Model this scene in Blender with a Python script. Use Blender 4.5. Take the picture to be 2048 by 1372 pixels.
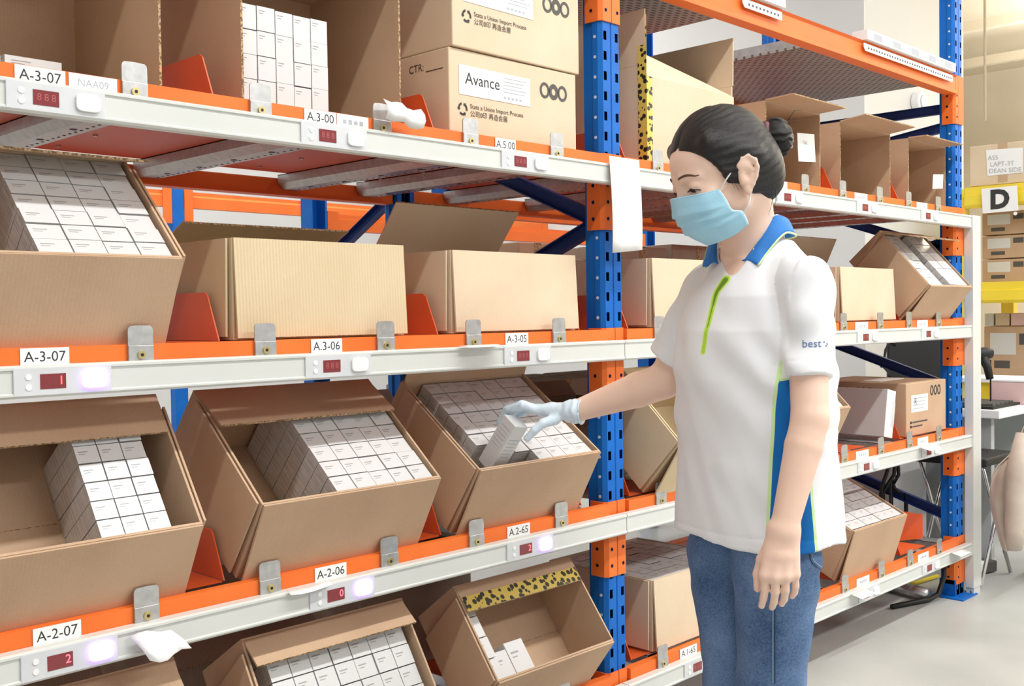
import bpy, bmesh, math, random
import numpy as np
from mathutils import Vector, Matrix, Euler
from mathutils.bvhtree import BVHTree

random.seed(7)
RNG = np.random.default_rng(11)
S = bpy.context.scene
for o in list(bpy.data.objects):
    bpy.data.objects.remove(o, do_unlink=True)
COL = S.collection

# ------------------------------------------------------------------ camera
CW, CH, CF = 2048, 1372, 2150.0
YAW, PITCH, ROLL = 0.7987, -0.02644, -0.01387
CPOS = np.array([-1.94093, -1.84283, 1.24])
_f = np.array([math.sin(YAW)*math.cos(PITCH), math.cos(YAW)*math.cos(PITCH), math.sin(PITCH)])
_r = np.array([math.cos(YAW), -math.sin(YAW), 0.0])
_u = np.cross(_r, _f)
_c, _s = math.cos(ROLL), math.sin(ROLL)
CR, CU, CFW = _c*_r + _s*_u, -_s*_r + _c*_u, _f
cam_d = bpy.data.cameras.new('camera')
cam = bpy.data.objects.new('camera', cam_d)
COL.objects.link(cam)
cam_d.sensor_fit = 'HORIZONTAL'
cam_d.sensor_width = 36.0
cam_d.lens = CF/CW*36.0
cam_d.clip_start = 0.05
cam_d.clip_end = 200
M = Matrix.Identity(4)
for i in range(3):
    M[i][0], M[i][1], M[i][2], M[i][3] = CR[i], CU[i], -CFW[i], CPOS[i]
cam.matrix_world = M
S.camera = cam

def J(px, py, Z):
    """point of the place that stands Z metres deep from the photographer at this bearing"""
    return CPOS + Z*(CFW + CR*(px-CW/2)/CF - CU*(py-CH/2)/CF)
def hit(px, py, axis, val):
    d = CFW + CR*(px-CW/2)/CF - CU*(py-CH/2)/CF
    return CPOS + d*((val-CPOS[axis])/d[axis])

# ------------------------------------------------------------------ view, world, lights
S.view_settings.view_transform = 'Standard'
S.view_settings.look = 'None'
S.view_settings.gamma = 1.0
S.view_settings.use_curve_mapping = False
S.view_settings.exposure = 0.06
wd = bpy.data.worlds.new('hall_light')
S.world = wd
wd.use_nodes = True
bg = wd.node_tree.nodes['Background']
bg.inputs[0].default_value = (1.0, 1.0, 1.0, 1)
bg.inputs[1].default_value = 0.60

def area_light(name, loc, sx, sy, power, rot=(0, 0, 0), color=(1, 0.995, 0.985)):
    l = bpy.data.lights.new(name, 'AREA')
    l.shape = 'RECTANGLE'; l.size = sx; l.size_y = sy
    l.energy = power; l.color = color
    o = bpy.data.objects.new(name, l)
    o.location = loc; o.rotation_euler = rot
    COL.objects.link(o)
    return o
area_light('aisle_tube_light', (0.6, -2.05, 4.65), 8.0, 0.14, 225, rot=(math.radians(24), 0, 0))
area_light('aisle_tube_light', (3.4, -4.2, 3.7), 8.0, 0.5, 310)
area_light('hall_area_light', (7.0, -2.0, 4.0), 3.0, 3.0, 80)
area_light('ceiling_fill_light', (11.5, -0.5, 3.9), 5.0, 5.0, 1100, rot=(math.pi, 0, 0))  # unseen upward lamp, added to brighten the beige ceiling
area_light('hall_area_light', (12.5, -0.5, 3.95), 5.0, 5.0, 330)  # unseen overhead panel, added to lift the dark right wall and ceiling
area_light('back_aisle_tube_light', (0.5, 3.6, 4.0), 7.0, 0.6, 170)

# ------------------------------------------------------------------ materials
MAT = {}
class NT:
    def __init__(s, m):
        s.t = m.node_tree; s.n = s.t.nodes; s.l = s.t.links
    def new(s, t, **k):
        n = s.n.new(t)
        for a, v in k.items():
            if a.startswith('i_'):
                key = a[2:]
                key = int(key) if key.isdigit() else key.replace('_', ' ')
                n.inputs[key].default_value = v
            else:
                setattr(n, a, v)
        return n
    def link(s, a, b): s.l.new(a, b)
def base_mat(name, color=(0.8, 0.8, 0.8), rough=0.5, metal=0.0, spec=0.5, emit=None, estr=0.0):
    m = bpy.data.materials.new(name)
    m.use_nodes = True
    b = m.node_tree.nodes['Principled BSDF']
    b.inputs['Base Color'].default_value = (*color, 1)
    b.inputs['Roughness'].default_value = rough
    b.inputs['Metallic'].default_value = metal
    b.inputs['Specular IOR Level'].default_value = spec
    if emit:
        b.inputs['Emission Color'].default_value = (*emit, 1)
        b.inputs['Emission Strength'].default_value = estr
    MAT[name] = m
    return m, NT(m), b
def noise_mat(name, c1, c2, rough=0.5, metal=0.0, scale=8.0, detail=4.0, bump=0.0, bscale=None, spec=0.5, lo=0.3, hi=0.7, rvar=0.0, stretch=None):
    m, t, b = base_mat(name, c1, rough, metal, spec)
    tc = t.new('ShaderNodeTexCoord')
    src = tc.outputs['Object']
    if stretch:
        mp = t.new('ShaderNodeMapping'); mp.inputs['Scale'].default_value = stretch
        t.link(src, mp.inputs[0]); src = mp.outputs[0]
    n = t.new('ShaderNodeTexNoise', i_Scale=scale, i_Detail=detail)
    t.link(src, n.inputs['Vector'])
    r = t.new('ShaderNodeValToRGB')
    r.color_ramp.elements[0].position = lo; r.color_ramp.elements[0].color = (*c1, 1)
    r.color_ramp.elements[1].position = hi; r.color_ramp.elements[1].color = (*c2, 1)
    t.link(n.outputs[0], r.inputs[0]); t.link(r.outputs[0], b.inputs['Base Color'])
    if rvar:
        mr = t.new('ShaderNodeMapRange'); mr.inputs[3].default_value = rough-rvar; mr.inputs[4].default_value = rough+rvar
        t.link(n.outputs[0], mr.inputs[0]); t.link(mr.outputs[0], b.inputs['Roughness'])
    if bump:
        n2 = t.new('ShaderNodeTexNoise', i_Scale=bscale or scale*4, i_Detail=3.0)
        t.link(src, n2.inputs['Vector'])
        bp = t.new('ShaderNodeBump', i_Strength=bump, i_Distance=0.002)
        t.link(n2.outputs[0], bp.inputs['Height']); t.link(bp.outputs[0], b.inputs['Normal'])
    return m
def cardboard(name, c1, c2, line_axis='X', lines=0.25):
    m, t, b = base_mat(name, c1, 0.72, 0, 0.25)
    tc = t.new('ShaderNodeTexCoord')
    n = t.new('ShaderNodeTexNoise', i_Scale=5.0, i_Detail=5.0)
    t.link(tc.outputs['Object'], n.inputs['Vector'])
    n2 = t.new('ShaderNodeTexNoise', i_Scale=260.0, i_Detail=2.0)
    t.link(tc.outputs['Object'], n2.inputs['Vector'])
    mx = t.new('ShaderNodeMath', operation='MULTIPLY_ADD'); mx.inputs[1].default_value = 0.35
    t.link(n2.outputs[0], mx.inputs[0]); t.link(n.outputs[0], mx.inputs[2])
    r = t.new('ShaderNodeValToRGB')
    r.color_ramp.elements[0].position = 0.45; r.color_ramp.elements[0].color = (*c1, 1)
    r.color_ramp.elements[1].position = 0.9; r.color_ramp.elements[1].color = (*c2, 1)
    t.link(mx.outputs[0], r.inputs[0]); t.link(r.outputs[0], b.inputs['Base Color'])
    w = t.new('ShaderNodeTexWave', i_Scale=42.0, i_Distortion=0.4)
    w.bands_direction = line_axis
    t.link(tc.outputs['Object'], w.inputs['Vector'])
    bp = t.new('ShaderNodeBump', i_Strength=lines, i_Distance=0.0012)
    t.link(w.outputs['Fac'], bp.inputs['Height']); t.link(bp.outputs[0], b.inputs['Normal'])
    return m
cardboard('cardboard', (0.50, 0.335, 0.215), (0.58, 0.405, 0.27), lines=0.10)
cardboard('cardboard_light', (0.66, 0.52, 0.36), (0.73, 0.595, 0.435), lines=0.07)
cardboard('cardboard_ribbed', (0.62, 0.49, 0.305), (0.68, 0.555, 0.365), lines=0.5)
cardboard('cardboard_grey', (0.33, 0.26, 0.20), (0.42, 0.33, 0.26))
noise_mat('cardboard_edge', (0.20, 0.12, 0.055), (0.55, 0.38, 0.21), 0.9, scale=170, lo=0.45, hi=0.55)
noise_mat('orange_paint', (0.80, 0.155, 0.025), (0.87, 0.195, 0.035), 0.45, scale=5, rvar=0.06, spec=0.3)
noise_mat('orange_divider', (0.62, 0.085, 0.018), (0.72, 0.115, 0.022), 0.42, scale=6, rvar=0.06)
noise_mat('blue_paint', (0.004, 0.115, 0.47), (0.008, 0.15, 0.56), 0.45, scale=6, rvar=0.06, spec=0.22)
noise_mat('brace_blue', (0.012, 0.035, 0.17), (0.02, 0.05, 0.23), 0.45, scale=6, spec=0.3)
noise_mat('rail_white', (0.61, 0.63, 0.60), (0.66, 0.675, 0.645), 0.42, scale=3)
noise_mat('module_grey', (0.60, 0.62, 0.64), (0.65, 0.67, 0.69), 0.45, scale=20)
base_mat('button_white', (0.86, 0.86, 0.85), 0.3)
base_mat('display_red', (0.22, 0.035, 0.04), 0.2)
base_mat('display_lit', (0.9, 0.05, 0.05), 0.3, emit=(1.0, 0.12, 0.2), estr=2.5)
base_mat('display_dim', (0.45, 0.10, 0.10), 0.3)
base_mat('lamp_violet', (0.9, 0.85, 1.0), 0.3, emit=(0.42, 0.17, 1.0), estr=8.0)
noise_mat('galvanised', (0.44, 0.44, 0.435), (0.56, 0.56, 0.555), 0.40, 0.75, scale=60, detail=2, rvar=0.08)
noise_mat('galvanised_dull', (0.36, 0.35, 0.35), (0.48, 0.46, 0.46), 0.5, 0.6, scale=30, detail=2, rvar=0.1)
base_mat('brass', (0.62, 0.52, 0.25), 0.35, 0.9)
base_mat('steel', (0.55, 0.55, 0.56), 0.35, 0.9)
base_mat('hole_dark', (0.004, 0.01, 0.05), 0.8, spec=0.1)
base_mat('hole_lit', (0.62, 0.66, 0.74), 0.6)  # pale tone stands for bright background seen through the flank holes
base_mat('black', (0.012, 0.012, 0.013), 0.55)
base_mat('ink', (0.03, 0.03, 0.032), 0.7)
base_mat('ink_grey', (0.09, 0.085, 0.08), 0.7)
base_mat('ink_pale', (0.42, 0.44, 0.48), 0.7)
base_mat('ink_blue', (0.10, 0.16, 0.36), 0.7)
base_mat('paper', (0.86, 0.86, 0.85), 0.6)
noise_mat('dark_interior', (0.02, 0.02, 0.025), (0.03, 0.03, 0.035), 0.7)
noise_mat('floor_concrete', (0.42, 0.43, 0.405), (0.54, 0.55, 0.525), 0.34, scale=2.2, detail=7, bump=0.04, bscale=30, rvar=0.12)
noise_mat('wall_white', (0.65, 0.65, 0.64), (0.68, 0.68, 0.67), 0.8, scale=1.5)
noise_mat('ceiling_beige', (0.60, 0.53, 0.41), (0.66, 0.58, 0.45), 0.8, scale=1.2)
noise_mat('yellow_paint', (0.83, 0.62, 0.03), (0.88, 0.68, 0.05), 0.4, scale=4)
noise_mat('desk_white', (0.80, 0.81, 0.82), (0.84, 0.85, 0.86), 0.35, scale=4)
noise_mat('desk_grey', (0.42, 0.44, 0.44), (0.47, 0.49, 0.49), 0.5, scale=4)
noise_mat('canvas_cloth', (0.52, 0.44, 0.37), (0.62, 0.54, 0.46), 0.9, scale=12, bump=0.3, bscale=50)
base_mat('navy_cloth', (0.03, 0.05, 0.11), 0.9)
base_mat('pink_paper', (0.80, 0.55, 0.53), 0.7)
base_mat('cable_black', (0.012, 0.012, 0.012), 0.5)
base_mat('chrome', (0.75, 0.75, 0.76), 0.2, 1.0)
def tape_mat():
    m, t, b = base_mat('hazard_tape', (0.75, 0.55, 0.07), 0.35)
    tc = t.new('ShaderNodeTexCoord')
    mp = t.new('ShaderNodeMapping'); mp.inputs['Rotation'].default_value = (0.6, 0.7, 0.8); mp.inputs['Scale'].default_value = (1.0, 1.0, 1.0)
    t.link(tc.outputs['Object'], mp.inputs[0])
    w = t.new('ShaderNodeTexVoronoi', i_Scale=62.0); w.feature = 'F1'
    t.link(mp.outputs[0], w.inputs['Vector'])
    r = t.new('ShaderNodeValToRGB'); r.color_ramp.interpolation = 'CONSTANT'
    r.color_ramp.elements[0].position = 0.0; r.color_ramp.elements[0].color = (0.02, 0.018, 0.01, 1)
    r.color_ramp.elements[1].position = 0.42; r.color_ramp.elements[1].color = (0.74, 0.55, 0.10, 1)
    t.link(w.outputs['Distance'], r.inputs[0]); t.link(r.outputs[0], b.inputs['Base Color'])
tape_mat()
def deck_mat():
    m, t, b = base_mat('perforated_deck', (0.4, 0.38, 0.37), 0.5, 0.4)
    tc = t.new('ShaderNodeTexCoord')
    mp = t.new('ShaderNodeMapping'); mp.inputs['Scale'].default_value = (20, 40, 1)
    t.link(tc.outputs['Object'], mp.inputs[0])
    w = t.new('ShaderNodeTexBrick', i_Scale=1.0, i_Mortar_Size=0.2, i_Mortar_Smooth=0.4)
    w.inputs['Color1'].default_value = (0.09, 0.085, 0.085, 1); w.inputs['Color2'].default_value = (0.14, 0.13, 0.13, 1)
    w.inputs['Mortar'].default_value = (0.40, 0.375, 0.36, 1)
    w.inputs['Brick Width'].default_value = 0.8; w.inputs['Row Height'].default_value = 0.7
    t.link(mp.outputs[0], w.inputs['Vector']); t.link(w.outputs[0], b.inputs['Base Color'])
deck_mat()
def carton_mats():
    for nm, c, lines in (('carton_white', (0.67, 0.67, 0.67), 0.0), ('carton_side', (0.66, 0.65, 0.645), 1.0)):
        m, t, b = base_mat(nm, c, 0.28, 0, 0.5)
        b.inputs['Coat Weight'].default_value = 0.25
        b.inputs['Coat Roughness'].default_value = 0.12
        if lines:
            tc = t.new('ShaderNodeTexCoord')
            mp = t.new('ShaderNodeMapping'); mp.inputs['Scale'].default_value = (16, 16, 300)
            t.link(tc.outputs['Object'], mp.inputs[0])
            n = t.new('ShaderNodeTexNoise', i_Scale=1.0, i_Detail=2.0)
            t.link(mp.outputs[0], n.inputs['Vector'])
            r = t.new('ShaderNodeValToRGB')
            r.color_ramp.elements[0].position = 0.42; r.color_ramp.elements[0].color = (0.50, 0.48, 0.47, 1)
            r.color_ramp.elements[1].position = 0.52; r.color_ramp.elements[1].color = (*c, 1)
            t.link(n.outputs[0], r.inputs[0]); t.link(r.outputs[0], b.inputs['Base Color'])
carton_mats()
base_mat('carton_mark', (0.35, 0.34, 0.34), 0.5)
base_mat('carton_grey', (0.55, 0.53, 0.52), 0.35)

# ------------------------------------------------------------------ mesh helpers
class MB:
    """collects boxes, quads, prisms and tubes that become ONE mesh object"""
    def __init__(s): s.v = []; s.f = []; s.m = []; s.mats = []
    def mi(s, mat):
        if mat not in s.mats: s.mats.append(mat)
        return s.mats.index(mat)
    def add(s, vs, fs, mat):
        o = len(s.v); k = s.mi(mat)
        s.v += [tuple(map(float, v)) for v in vs]
        for f in fs:
            s.f.append([i+o for i in f]); s.m.append(k)
    def box(s, x0, x1, y0, y1, z0, z1, mat):
        s.add([(x0,y0,z0),(x1,y0,z0),(x1,y1,z0),(x0,y1,z0),(x0,y0,z1),(x1,y0,z1),(x1,y1,z1),(x0,y1,z1)],
              [(0,3,2,1),(4,5,6,7),(0,1,5,4),(1,2,6,5),(2,3,7,6),(3,0,4,7)], mat)
    def obox(s, c, ax, ay, az, mat):
        """oriented box: centre and three half vectors"""
        c, ax, ay, az = map(np.asarray, (c, ax, ay, az))
        vs = [c+i*ax+j*ay+k*az for k in (-1,1) for j, i in ((-1,-1),(-1,1),(1,1),(1,-1))]
        s.add(vs, [(0,3,2,1),(4,5,6,7),(0,1,5,4),(1,2,6,5),(2,3,7,6),(3,0,4,7)], mat)
    def slab(s, p, t, mat, n=None):
        """polygon p extruded by vector t"""
        p = [np.asarray(q, float) for q in p]; t = np.asarray(t, float); k = len(p)
        s.add(p+[q+t for q in p], [list(range(k))[::-1], list(range(k, 2*k))]+[[i,(i+1)%k,(i+1)%k+k,i+k] for i in range(k)], mat)
    def tube(s, pts, r, mat, seg=8, cap=True, flat=1.0):
        pts = [np.asarray(p, float) for p in pts]; n = len(pts)
        rs = [r]*n if np.isscalar(r) else list(r)
        vs = []; fs = []
        up = None
        for i in range(n):
            d = pts[min(i+1, n-1)]-pts[max(i-1, 0)]; d = d/(np.linalg.norm(d)+1e-12)
            if up is None:
                a = np.array([0,0,1.]) if abs(d[2]) < 0.9 else np.array([1.,0,0])
            else: a = up
            x = np.cross(a, d); x /= np.linalg.norm(x)+1e-12
            y = np.cross(d, x); up = y
            for j in range(seg):
                t = 2*math.pi*j/seg
                vs.append(pts[i]+rs[i]*(math.cos(t)*x+math.sin(t)*y*flat))
        for i in range(n-1):
            for j in range(seg):
                a = i*seg+j; b = i*seg+(j+1)%seg
                fs.append((a, b, b+seg, a+seg))
        if cap:
            fs.append(list(range(seg))[::-1]); fs.append([(n-1)*seg+j for j in range(seg)])
        s.add(vs, fs, mat)
    def disc(s, c, nrm, r, h, mat, seg=12):
        c = np.asarray(c, float); nrm = np.asarray(nrm, float); nrm = nrm/np.linalg.norm(nrm)
        s.tube([c, c+nrm*h], r, mat, seg)
    def build(s, name, parent=None, bevel=0.0, smooth=False, seg=2, world=True):
        me = bpy.data.meshes.new(name)
        me.from_pydata(s.v, [], s.f)
        for mt in s.mats: me.materials.append(MAT[mt])
        me.polygons.foreach_set('material_index', s.m)
        if smooth: me.polygons.foreach_set('use_smooth', [True]*len(me.polygons))
        me.update()
        o = bpy.data.objects.new(name, me)
        COL.objects.link(o)
        if parent is not None:
            o.parent = parent
            if world: o.matrix_parent_inverse = parent.matrix_basis.inverted()
        if bevel:
            b = o.modifiers.new('bevel', 'BEVEL'); b.width = bevel; b.segments = seg; b.limit_method = 'ANGLE'; b.angle_limit = math.radians(40)
        return o
def tag(o, label=None, cat=None, group=None, kind=None):
    if label: o['label'] = label
    if cat: o['category'] = cat
    if group: o['group'] = group
    if kind: o['kind'] = kind
    return o
def thing(name, loc, label, cat, group=None, rot=(0,0,0)):
    o = bpy.data.objects.new(name, None)
    o.empty_display_size = 0.05
    o.location = tuple(float(v) for v in loc); o.rotation_euler = rot
    COL.objects.link(o)
    return tag(o, label, cat, group)
def text_mesh(txt, size, mat, align='CENTER', shear=0.0, bold=0.0, sx=1.0, space=1.0):
    """vertices and faces of a line of lettering in its own XY plane"""
    cu = bpy.data.curves.new('txt', 'FONT')
    cu.body = txt; cu.size = size; cu.align_x = align; cu.align_y = 'CENTER'; cu.shear = shear; cu.offset = bold; cu.extrude = 0.0; cu.space_character = space
    cu.resolution_u = 3
    o = bpy.data.objects.new('txt', cu); COL.objects.link(o)
    dg = bpy.context.evaluated_depsgraph_get()
    me = bpy.data.meshes.new_from_object(o.evaluated_get(dg))
    vs = [np.array(v.co)*np.array([sx,1,1]) for v in me.vertices]; fs = [list(p.vertices) for p in me.polygons]
    bpy.data.objects.remove(o, do_unlink=True); bpy.data.meshes.remove(me); bpy.data.curves.remove(cu)
    return vs, fs
def put_text(mb, txt, size, mat, c, ax, ay, align='CENTER', **k):
    """lettering laid on a plane: centre c, unit writing direction ax, unit up direction ay"""
    vs, fs = text_mesh(txt, size, mat, align, **k)
    c, ax, ay = (np.asarray(v, float) for v in (c, ax, ay))
    mb.add([c+ax*v[0]+ay*v[1] for v in vs], fs, mat)
def rings(mb, c, ax, ay, r, wd_, mat, sx=1.0, seg=20):
    c, ax, ay = (np.asarray(v, float) for v in (c, ax, ay))
    vs = []; fs = []
    for i in range(seg):
        t = 2*math.pi*i/seg
        for q in (r, r-wd_):
            vs.append(c+ax*math.cos(t)*q*(sx if q == r else (r*sx-wd_)/(r-wd_))+ay*math.sin(t)*q)
    for i in range(seg):
        a = 2*i; b = 2*((i+1) % seg)
        fs.append((a, a+1, b+1, b))
    mb.add(vs, fs, mat)
XA, YA, ZA = np.array([1.,0,0]), np.array([0,1.,0]), np.array([0,0,1.])
# ================================================================== the setting
def structure(mb, name):
    o = mb.build(name); o['kind'] = 'structure'; return o
mb = MB(); mb.box(-7, 16, -9, 12, -0.1, 0.0, 'floor_concrete'); structure(mb, 'floor')
mb = MB(); mb.box(-7, 16, -9, 12, 5.0, 5.1, 'ceiling_beige'); structure(mb, 'ceiling')
mb = MB(); mb.box(-7, 4.9, 6.0, 6.2, 0, 5.0, 'wall_white'); structure(mb, 'wall_back')
mb = MB(); mb.box(4.68, 6.3, 1.39, 6.2, 0, 5.0, 'wall_white'); structure(mb, 'wall_pillar')
mb = MB(); mb.box(6.3, 16, 11.8, 12.0, 0, 5.0, 'wall_white'); structure(mb, 'wall_far')
mb = MB(); mb.box(15.8, 16, -9, 12.0, 0, 5.0, 'ceiling_beige'); structure(mb, 'wall_right')

# ================================================================== the picking rack
LV = {0: 0.200, 1: 0.668, 2: 1.140, 3: 1.610}          # rail centre heights
DECK = {k: v+0.056 for k, v in LV.items()}
DEPTH = 0.93
XM0, XM1 = 0.308, 0.392                                 # middle upright face
XE0, XE1 = 2.660, 2.744                                 # end upright face
PITCH_H = 0.054
def upright_mesh(mb, x0, x1, y, dirn, z0, z1, off=0.0):
    """C-shaped upright with two columns of slots in its face and round holes in its flanks; dirn=+1 face looks to -y"""
    w = x1-x0; cx = (x0+x1)/2
    hw = 0.0125
    cols = [cx-w*0.29, cx+w*0.29]
    xs = [x0+0.008, cols[0]-hw/2, cols[0]+hw/2, cx-0.003, cx, cx+0.003, cols[1]-hw/2, cols[1]+hw/2, x1-0.008]
    ys = [0, 0, 0, 0, 0.004, 0, 0, 0, 0]
    k = int((z1-z0)/PITCH_H)
    zs = [z0]; hole = []
    z = z0+off
    for i in range(k):
        a = z+PITCH_H*i+0.014; b = a+0.024
        if b < z1 and a > zs[-1]:
            zs += [a, b]
    zs.append(z1)
    vs = []; fs = []
    for zz in zs:
        for xx, yy in zip(xs, ys): vs.append((xx, y+dirn*yy, zz))
    n = len(xs)
    for i in range(len(zs)-1):
        for j in range(n-1):
            if i % 2 == 1 and j in (1, 6): continue
            fs.append((i*n+j, i*n+j+1, (i+1)*n+j+1, (i+1)*n+j))
    mb.add(vs, fs, 'blue_paint')
    # chamfers, flanks and return lips
    d = 0.066*dirn
    for sx, xa in ((-1, x0), (1, x1)):
        path = [(xa-sx*0.008, y), (xa, y+dirn*0.012), (xa, y+dirn*0.030), (xa-sx*0.006, y+dirn*0.036), (xa-sx*0.006, y+d), (xa-sx*0.024, y+d)]
        vs = []; fs = []
        for zz in (z0, z1):
            for px_, py_ in path: vs.append((px_, py_, zz))
        m_ = len(path)
        for j in range(m_-1): fs.append((j, j+1, m_+j+1, m_+j))
        mb.add(vs, fs, 'blue_paint')
    # added sheet coloured like the shaded hollow behind the slots, so the upright is not a see-through sheet
    mb.add([(x0+0.01, y+dirn*0.02, z0), (x1-0.01, y+dirn*0.02, z0), (x1-0.01, y+dirn*0.02, z1), (x0+0.01, y+dirn*0.02, z1)], [(0,1,2,3)], 'hole_dark')
def flank_dots(x, y, z0, z1, sgn, parent):
    mb = MB(); z = z0+0.02
    while z < z1:
        mb.disc((x, y, z), (sgn, 0, 0), 0.0045, 0.0012, 'hole_lit', 8); z += PITCH_H
    return mb.build('flank_holes', parent)
def connectors(mb, x0, x1, y, z, side, h=0.205):
    """beam end connector: hugs half the face and the flank; side -1 left half, +1 right half"""
    cx = (x0+x1)/2
    t = 0.004
    if side < 0:
        mb.slab([(x0-t, y+0.052, z-h), (x0-t, y+0.006, z-h), (x0+0.006, y-t, z-h), (cx-0.0015, y-t, z-h), (cx-0.0015, y, z-h), (x0+0.006, y, z-h), (x0, y+0.008, z-h), (x0, y+0.052, z-h)][::-1], (0,0,h), 'orange_paint')
        hx = x0+(x1-x0)*0.21
    else:
        mb.slab([(x1+t, y+0.052, z-h), (x1+t, y+0.006, z-h), (x1-0.006, y-t, z-h), (cx+0.0015, y-t, z-h), (cx+0.0015, y, z-h), (x1-0.006, y, z-h), (x1, y+0.008, z-h), (x1, y+0.052, z-h)], (0,0,h), 'orange_paint')
        hx = x1-(x1-x0)*0.21
    for k in range(3):
        zz = z-0.085-0.045*k
        mb.disc((hx, y-t, zz), (0,-1,0), 0.005, 0.0008, 'hole_dark', 8)
        xx = x0-t if side < 0 else x1+t
        mb.disc((xx, y+0.03, zz), (side,0,0), 0.005, 0.0008, 'hole_dark', 8)
def frame(name, x0, x1, label, top, braces, foot=True):
    t = thing(name, ((x0+x1)/2, 0.03, 0), label, 'rack upright')
    for y, dr, nm in ((0.0, 1, 'upright'), (DEPTH, -1, 'upright')):
        mb = MB(); upright_mesh(mb, x0, x1, y, dr, 0.006, top, 0.011); u = mb.build('upright', t)
        if dr > 0:
            flank_dots(x0, y+0.021, 0.02, top, -1, u)
        mb = MB()
        ya, yb = (y-0.05, y+0.09) if dr > 0 else (y-0.09, y+0.05)
        mb.box(x0-0.045, x1+0.03, ya, yb, 0.0, 0.006, 'blue_paint')
        mb.disc((x1+0.012, y-dr*0.03, 0.006), (0,0,1), 0.009, 0.012, 'steel', 6)
        mb.box(x0-0.004, x1+0.004, min(y, y+dr*0.07), max(y, y+dr*0.07), 0.006, 0.075, 'blue_paint')
        mb.build('base_plate', t, bevel=0.002)
    cx = (x0+x1)/2
    for (ya, za, yb, zb) in braces:
        mb = MB()
        d = np.array([0, yb-ya, zb-za]); L = np.linalg.norm(d); d /= L
        n = np.array([0, -d[2], d[1]])
        c = np.array([cx-0.008, (ya+yb)/2, (za+zb)/2])
        # C-section brace: web and two lips
        mb.obox(c, (0.0015,0,0), d*L/2, n*0.020, 'brace_blue')
        for sg in (-1, 1):
            mb.obox(c+np.array([-0.011,0,0])+n*sg*0.019, (0.011,0,0), d*L/2, n*0.0015, 'brace_blue')
        mb.build('brace', t)
    return t
zig = [(0.03,0.15,0.90,0.42),(0.90,0.44,0.03,0.80),(0.03,0.82,0.90,1.12),(0.90,1.14,0.05,1.480),(0.05,1.500,0.90,1.86),(0.90,1.88,0.05,2.16)]
mid_frame = frame('upright_frame', XM0, XM1, 'blue slotted rack upright in the middle, left of the woman', 2.6, zig)
zig2 = [(0.03,0.34,0.90,0.62),(0.03,0.90,0.90,1.20),(0.90,1.24,0.05,1.53),(0.05,1.49,0.90,1.78),(0.03,2.02,0.90,1.90),(0.03,2.095,0.90,2.095)]
end_frame = frame('upright_frame', XE0, XE1, 'blue slotted rack upright at the right end, bolted to the floor', 2.75, zig2)

BAY = {1: (-2.06, XM0), 2: (XM1, XE0)}
LVN = {0: 'lowest shelf', 1: 'gloved-hand shelf', 2: 'chest-high shelf', 3: 'head-high shelf', 4: 'topmost level'}
BAYN = {1: 'left bay', 2: 'right bay behind the woman'}
def beam(lv, bay):
    x0, x1 = BAY[bay]
    z = DECK[lv] if lv < 4 else 2.225
    h = 0.062 if lv < 4 else 0.078
    t = thing('shelf_beam', ((x0+x1)/2, 0, z-h), f'orange front beam of the {LVN[lv]}, {BAYN[bay]}', 'shelf beam', 'orange shelf beams')
    mb = MB()
    # box beam with a stepped top edge
    prof = [(-0.012, -h), (-0.012, -h*0.22), (-0.012, 0.0), (0.010, 0.0), (0.014, -0.004), (0.030, -0.012), (0.036, -0.012), (0.036, -h)]
    if lv == 4: prof = [(-0.012, -h), (-0.012, -h*0.80), (-0.004, -h*0.74), (-0.004, -h*0.1), (-0.012, 0.0), (0.012, 0.0), (0.014, -0.014), (0.036, -0.014), (0.036, -h)]
    vs = [(x0, p[0], z+p[1]) for p in prof]
    mb.slab(vs, (x1-x0, 0, 0), 'orange_paint')
    mb.build('beam_body', t)
    if bay == 1:
        m2 = MB(); connectors(m2, XM0, XM1, 0.0, z+0.004, -1); m2.build('end_connector', t)
    else:
        m2 = MB(); connectors(m2, XM0, XM1, 0.0, z+0.004, 1); m2.build('end_connector', t)
        m2 = MB(); connectors(m2, XE0, XE1, 0.0, z+0.004, -1)
        m2.box(XE0+0.03, XE1+0.003, -0.0045, -0.0005, z-0.2, z+0.004, 'orange_paint')
        m2.build('end_connector', t)
    # rear beam
    r = thing('rear_beam', ((x0+x1)/2, DEPTH, z-h), f'orange rear beam of the {LVN[lv]}, {BAYN[bay]}', 'shelf beam', 'orange rear beams')
    mb = MB(); mb.box(x0+0.0, x1-0.0, DEPTH-0.052, DEPTH-0.002, z-h, z-0.012, 'orange_paint'); mb.build('beam_body', r, bevel=0.003)
    mb = MB()
    for xx in np.arange(x0+0.25, x1-0.1, 0.57): mb.disc((xx, DEPTH-0.053, z-h*0.55), (0,-1,0), 0.007, 0.006, 'steel', 6)
    mb.build('bolts', r)
for lv in (0, 1, 2, 3, 4):
    for bay in (1, 2): beam(lv, bay)

# white aluminium rail that carries the displays, one run per level
def rail(lv):
    z = LV[lv]; h = 0.027
    t = thing('light_rail', (0.3, -0.03, z), f'white aluminium rail along the front of the {LVN[lv]}', 'rail', 'white rails')
    for (a, b) in ((-2.06, 0.3485), (0.3515, 2.80)):
        mb = MB()
        prof = [(-0.013, -h), (-0.036, -h), (-0.040, -h+0.004), (-0.040, -h+0.007), (-0.037, -h+0.009), (-0.037, h-0.009), (-0.040, h-0.007), (-0.040, h-0.003), (-0.036, h), (-0.013, h)]
        mb.slab([(a, p[0], z+p[1]) for p in prof], (b-a, 0, 0), 'rail_white')
        mb.build('rail_length', t)
    return t
for lv in (0, 1, 2, 3): rail(lv)
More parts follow.
